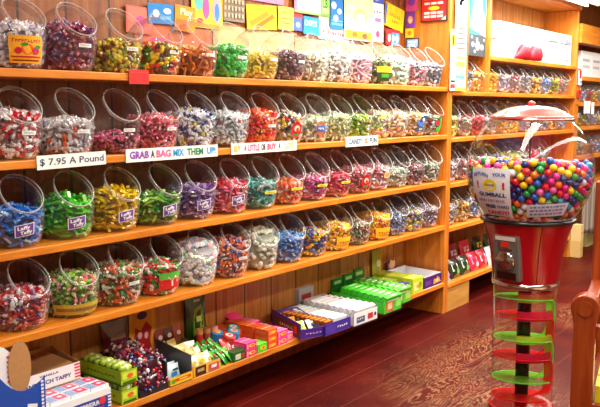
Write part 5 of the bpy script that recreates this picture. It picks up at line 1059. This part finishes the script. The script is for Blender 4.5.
gtxt('GUMBALL', .1, -.10, 1.45, .15, '202c70', fk(.0016), .04); gtxt('AND RECEIVE', -.02, -.36, 1.5, .11, 'a868b0', fk(.0016)); gtxt('FREE', -.1, -.60, .6, .13, '282850', fk(.0016), .05); gtxt('HARD', .6, -.60, .6, .12, '3848a0', fk(.0016)); gtxt('CANDY!', .2, -.86, 1.3, .15, 'd83878', fk(.0016), .05)
mb.build('handwriting', M_paper, paper)
f2 = globe_sheet(AV - .02, AV + .70, 1.118, 1.165, .002, .004); mb = MB(); rect(mb, f2, -1, 1, -1, 1, 'dcdcf0', 12, 6); note = mb.build('paper_note', M_paper, gm); mb = MB(); rr_ = random.Random(3)
for v in (.55, 0, -.55):
    u = -.85
    while u < .8:
        wd = rr_.uniform(.06, .2); rect(mb, lambda a, b: f2(a, b, .001), u, min(.9, u + wd), v - .13, v + .13, '7078c0', 3); u += wd + .06
mb.build('handwriting', M_paper, note)
# gumballs: one sphere each for the 300 seen first, the rest one heap
BR = .0137; GCOL = [('e81890', 4), ('f060b0', 3), ('e01828', 4), ('f07018', 4), ('f8d010', 5), ('18a048', 4), ('1860c8', 5), ('182878', 3), ('f0e8f0', 2), ('18a0c0', 1)]
rg = np.random.default_rng(23)
def shell(off, zt):
    out = []; n_ = int(4 * PI * (.2265 - off) ** 2 / (.866 * (BR * 2.02) ** 2)); ga = PI * (3 - 5 ** .5)
    for i in range(n_):
        zz = 1 - 2 * (i + .5) / n_; a = i * ga; d_ = zz * (.240 - off); z = GC + d_
        rr = math.sqrt(1 - zz * zz) * (.2265 - off)
        if z > 1.097 + BR and z < zt: out.append((rr * math.cos(a), rr * math.sin(a), z))
    return out
FILL = 1.292
pts = shell(BR + .003, FILL - .004 + .004)
outer = len(pts); top = []
nh = 16
for i in range(-nh, nh + 1):
    for j in range(-nh, nh + 1):
        x = (i + .5 * (j % 2)) * BR * 2.03; y = j * BR * 1.76
        if x * x + y * y < (.2265 - BR * 3.05) ** 2 and x * x + y * y > .0003: top.append((x + rg.normal() * .0012, y + rg.normal() * .0012, FILL - .003 + rg.normal() * .004 + .010 * math.sin(9 * x + 3)))
inner = shell(BR * 3 + .003, FILL - .03)
allp = [(p, 0) for p in pts] + [(p, 1) for p in top] + [(p, 2) for p in inner]
cam_d = Vector((math.cos(AV), math.sin(AV), .32)).normalized()
def score(e):
    p, k = e; v = Vector(p) - Vector((0, 0, GC)); s_ = v.dot(cam_d)
    return (s_ + .2 if k == 0 else s_ + .21 if k == 1 else -1)
allp.sort(key=lambda e: -score(e))
cw = np.array([w_ for _, w_ in GCOL], float); cw /= cw.sum(); gme = {}
GN = {'e81890': 'magenta', 'f060b0': 'pink', 'e01828': 'red', 'f07018': 'orange', 'f8d010': 'yellow', '18a048': 'green', '1860c8': 'blue', '182878': 'navy', 'f0e8f0': 'white', '18a0c0': 'turquoise'}
rest = []; bv_, bf_, _b = SHP['ball']
for i, (p, k) in enumerate(allp):
    c = GCOL[rg.choice(len(GCOL), p=cw)][0]
    if i < 300:
        if c not in gme: gme[c] = tri_mesh('gumball', bv_ * BR * 2, bf_, np.tile(np.array([*lin(c), 1]), (len(bv_), 1)), M_gum, True)
        tag(link('gumball', gme[c], None, (GX + p[0], GY + p[1], p[2])), f'{GN[c]} gumball inside the clear globe of the machine', 'gumball', 'gumballs in the globe')
    else: rest.append((p, c))
V = np.concatenate([bv_ * BR * 2 + np.array(p) for p, c in rest]); F = np.concatenate([bf_ + i * len(bv_) for i in range(len(rest))]); C = np.concatenate([np.tile(np.array([*lin(c), 1]), (len(bv_), 1)) for p, c in rest])
tag(link('gumballs', tri_mesh('gumballs', V, F, C, M_gum, True), None, (GX, GY, 0)), 'remaining gumballs behind and under those seen in the globe', 'gumballs', None, 'stuff')
# ------------------------------------------------------------------ wooden rack at the right edge
rk = thing('wooden_rack', 'dark orange wooden display rack with rounded arm at the right edge', 'rack', (2.235, -1.862, 0), (0, 0, .23))
ap = [(x, z) for x, z in [(-.03, 0), (.03, 0), (.03, .88)]] + [(.0 + .040 * math.cos(a), .925 + .040 * math.sin(a)) for a in np.linspace(-.5, PI + .4, 14)] + [(-.03, .88)]
mb = MB(); mb.T = Matrix.Rotation(PI / 2, 4, 'Z'); mb.prism(ap, -.027, .027, 'ffffff').build('front_post', M_dkwood, rk, bevel=.004)
MB().tube([(-.031, 0, .925), (.031, 0, .925)], .022, 'ffffff', 20).build('scroll_boss', M_dkwood, rk)
MB().box(.52, .575, -.03, .02, 0, 1.24, 'ffffff').build('rear_post', M_dkwood, rk, bevel=.003)
MB().box(.03, .53, -.020, .018, .86, .90, 'ffffff').build('arm_rail', M_dkwood, rk, bevel=.004)
MB().box(-.01, .02, -.62, -.027, .835, .875, 'ffffff').build('front_rail', M_dkwood, rk, bevel=.004)
MB().box(.0, .53, -.62, -.01, .615, .64, 'ffffff').build('rack_shelf', M_dkwood, rk, bevel=.003)
MB().box(-.02, .02, -.70, -.62, 0, .9, 'ffffff').build('front_post', M_dkwood, rk); MB().box(.52, .575, -.70, -.62, 0, 1.24, 'ffffff').build('rear_post', M_dkwood, rk)
MB().box(.03, .53, -.008, .008, .28, .60, 'ffffff').build('side_panel', M_dkwood, rk)
def rk_pt(x, y, z): c, s_ = math.cos(.23), math.sin(.23); return (2.235 + x * c - y * s_, -1.862 + x * s_ + y * c, z)
for k in range(8):
    c = ['f0e428', 'f4f4f0', 'e8e030', 'e8f0e8'][k % 4]; x = .06 + .11 * (k // 2); y = -.09 - .13 * (k % 2)
    p = pack('candy_packet', f'{["yellow", "white", "bright yellow", "pale green"][k % 4]} packet on the rack shelf, {["near", "far"][k % 2]} column, {ORD[k // 2]} from the aisle', 'candy', .095, .11, .05, c, None, None, boxprint(('r', -.8, .8, -.7, -.3, 'd83050'), ('r', -.8, .8, .1, .4, '38a058'), ('r', -.5, .5, .5, .8, 'a858c0')), boxprint(('r', -.7, .7, -.4, .3, '4878b8')))
    place(p, *rk_pt(x, y, .6412), .23)
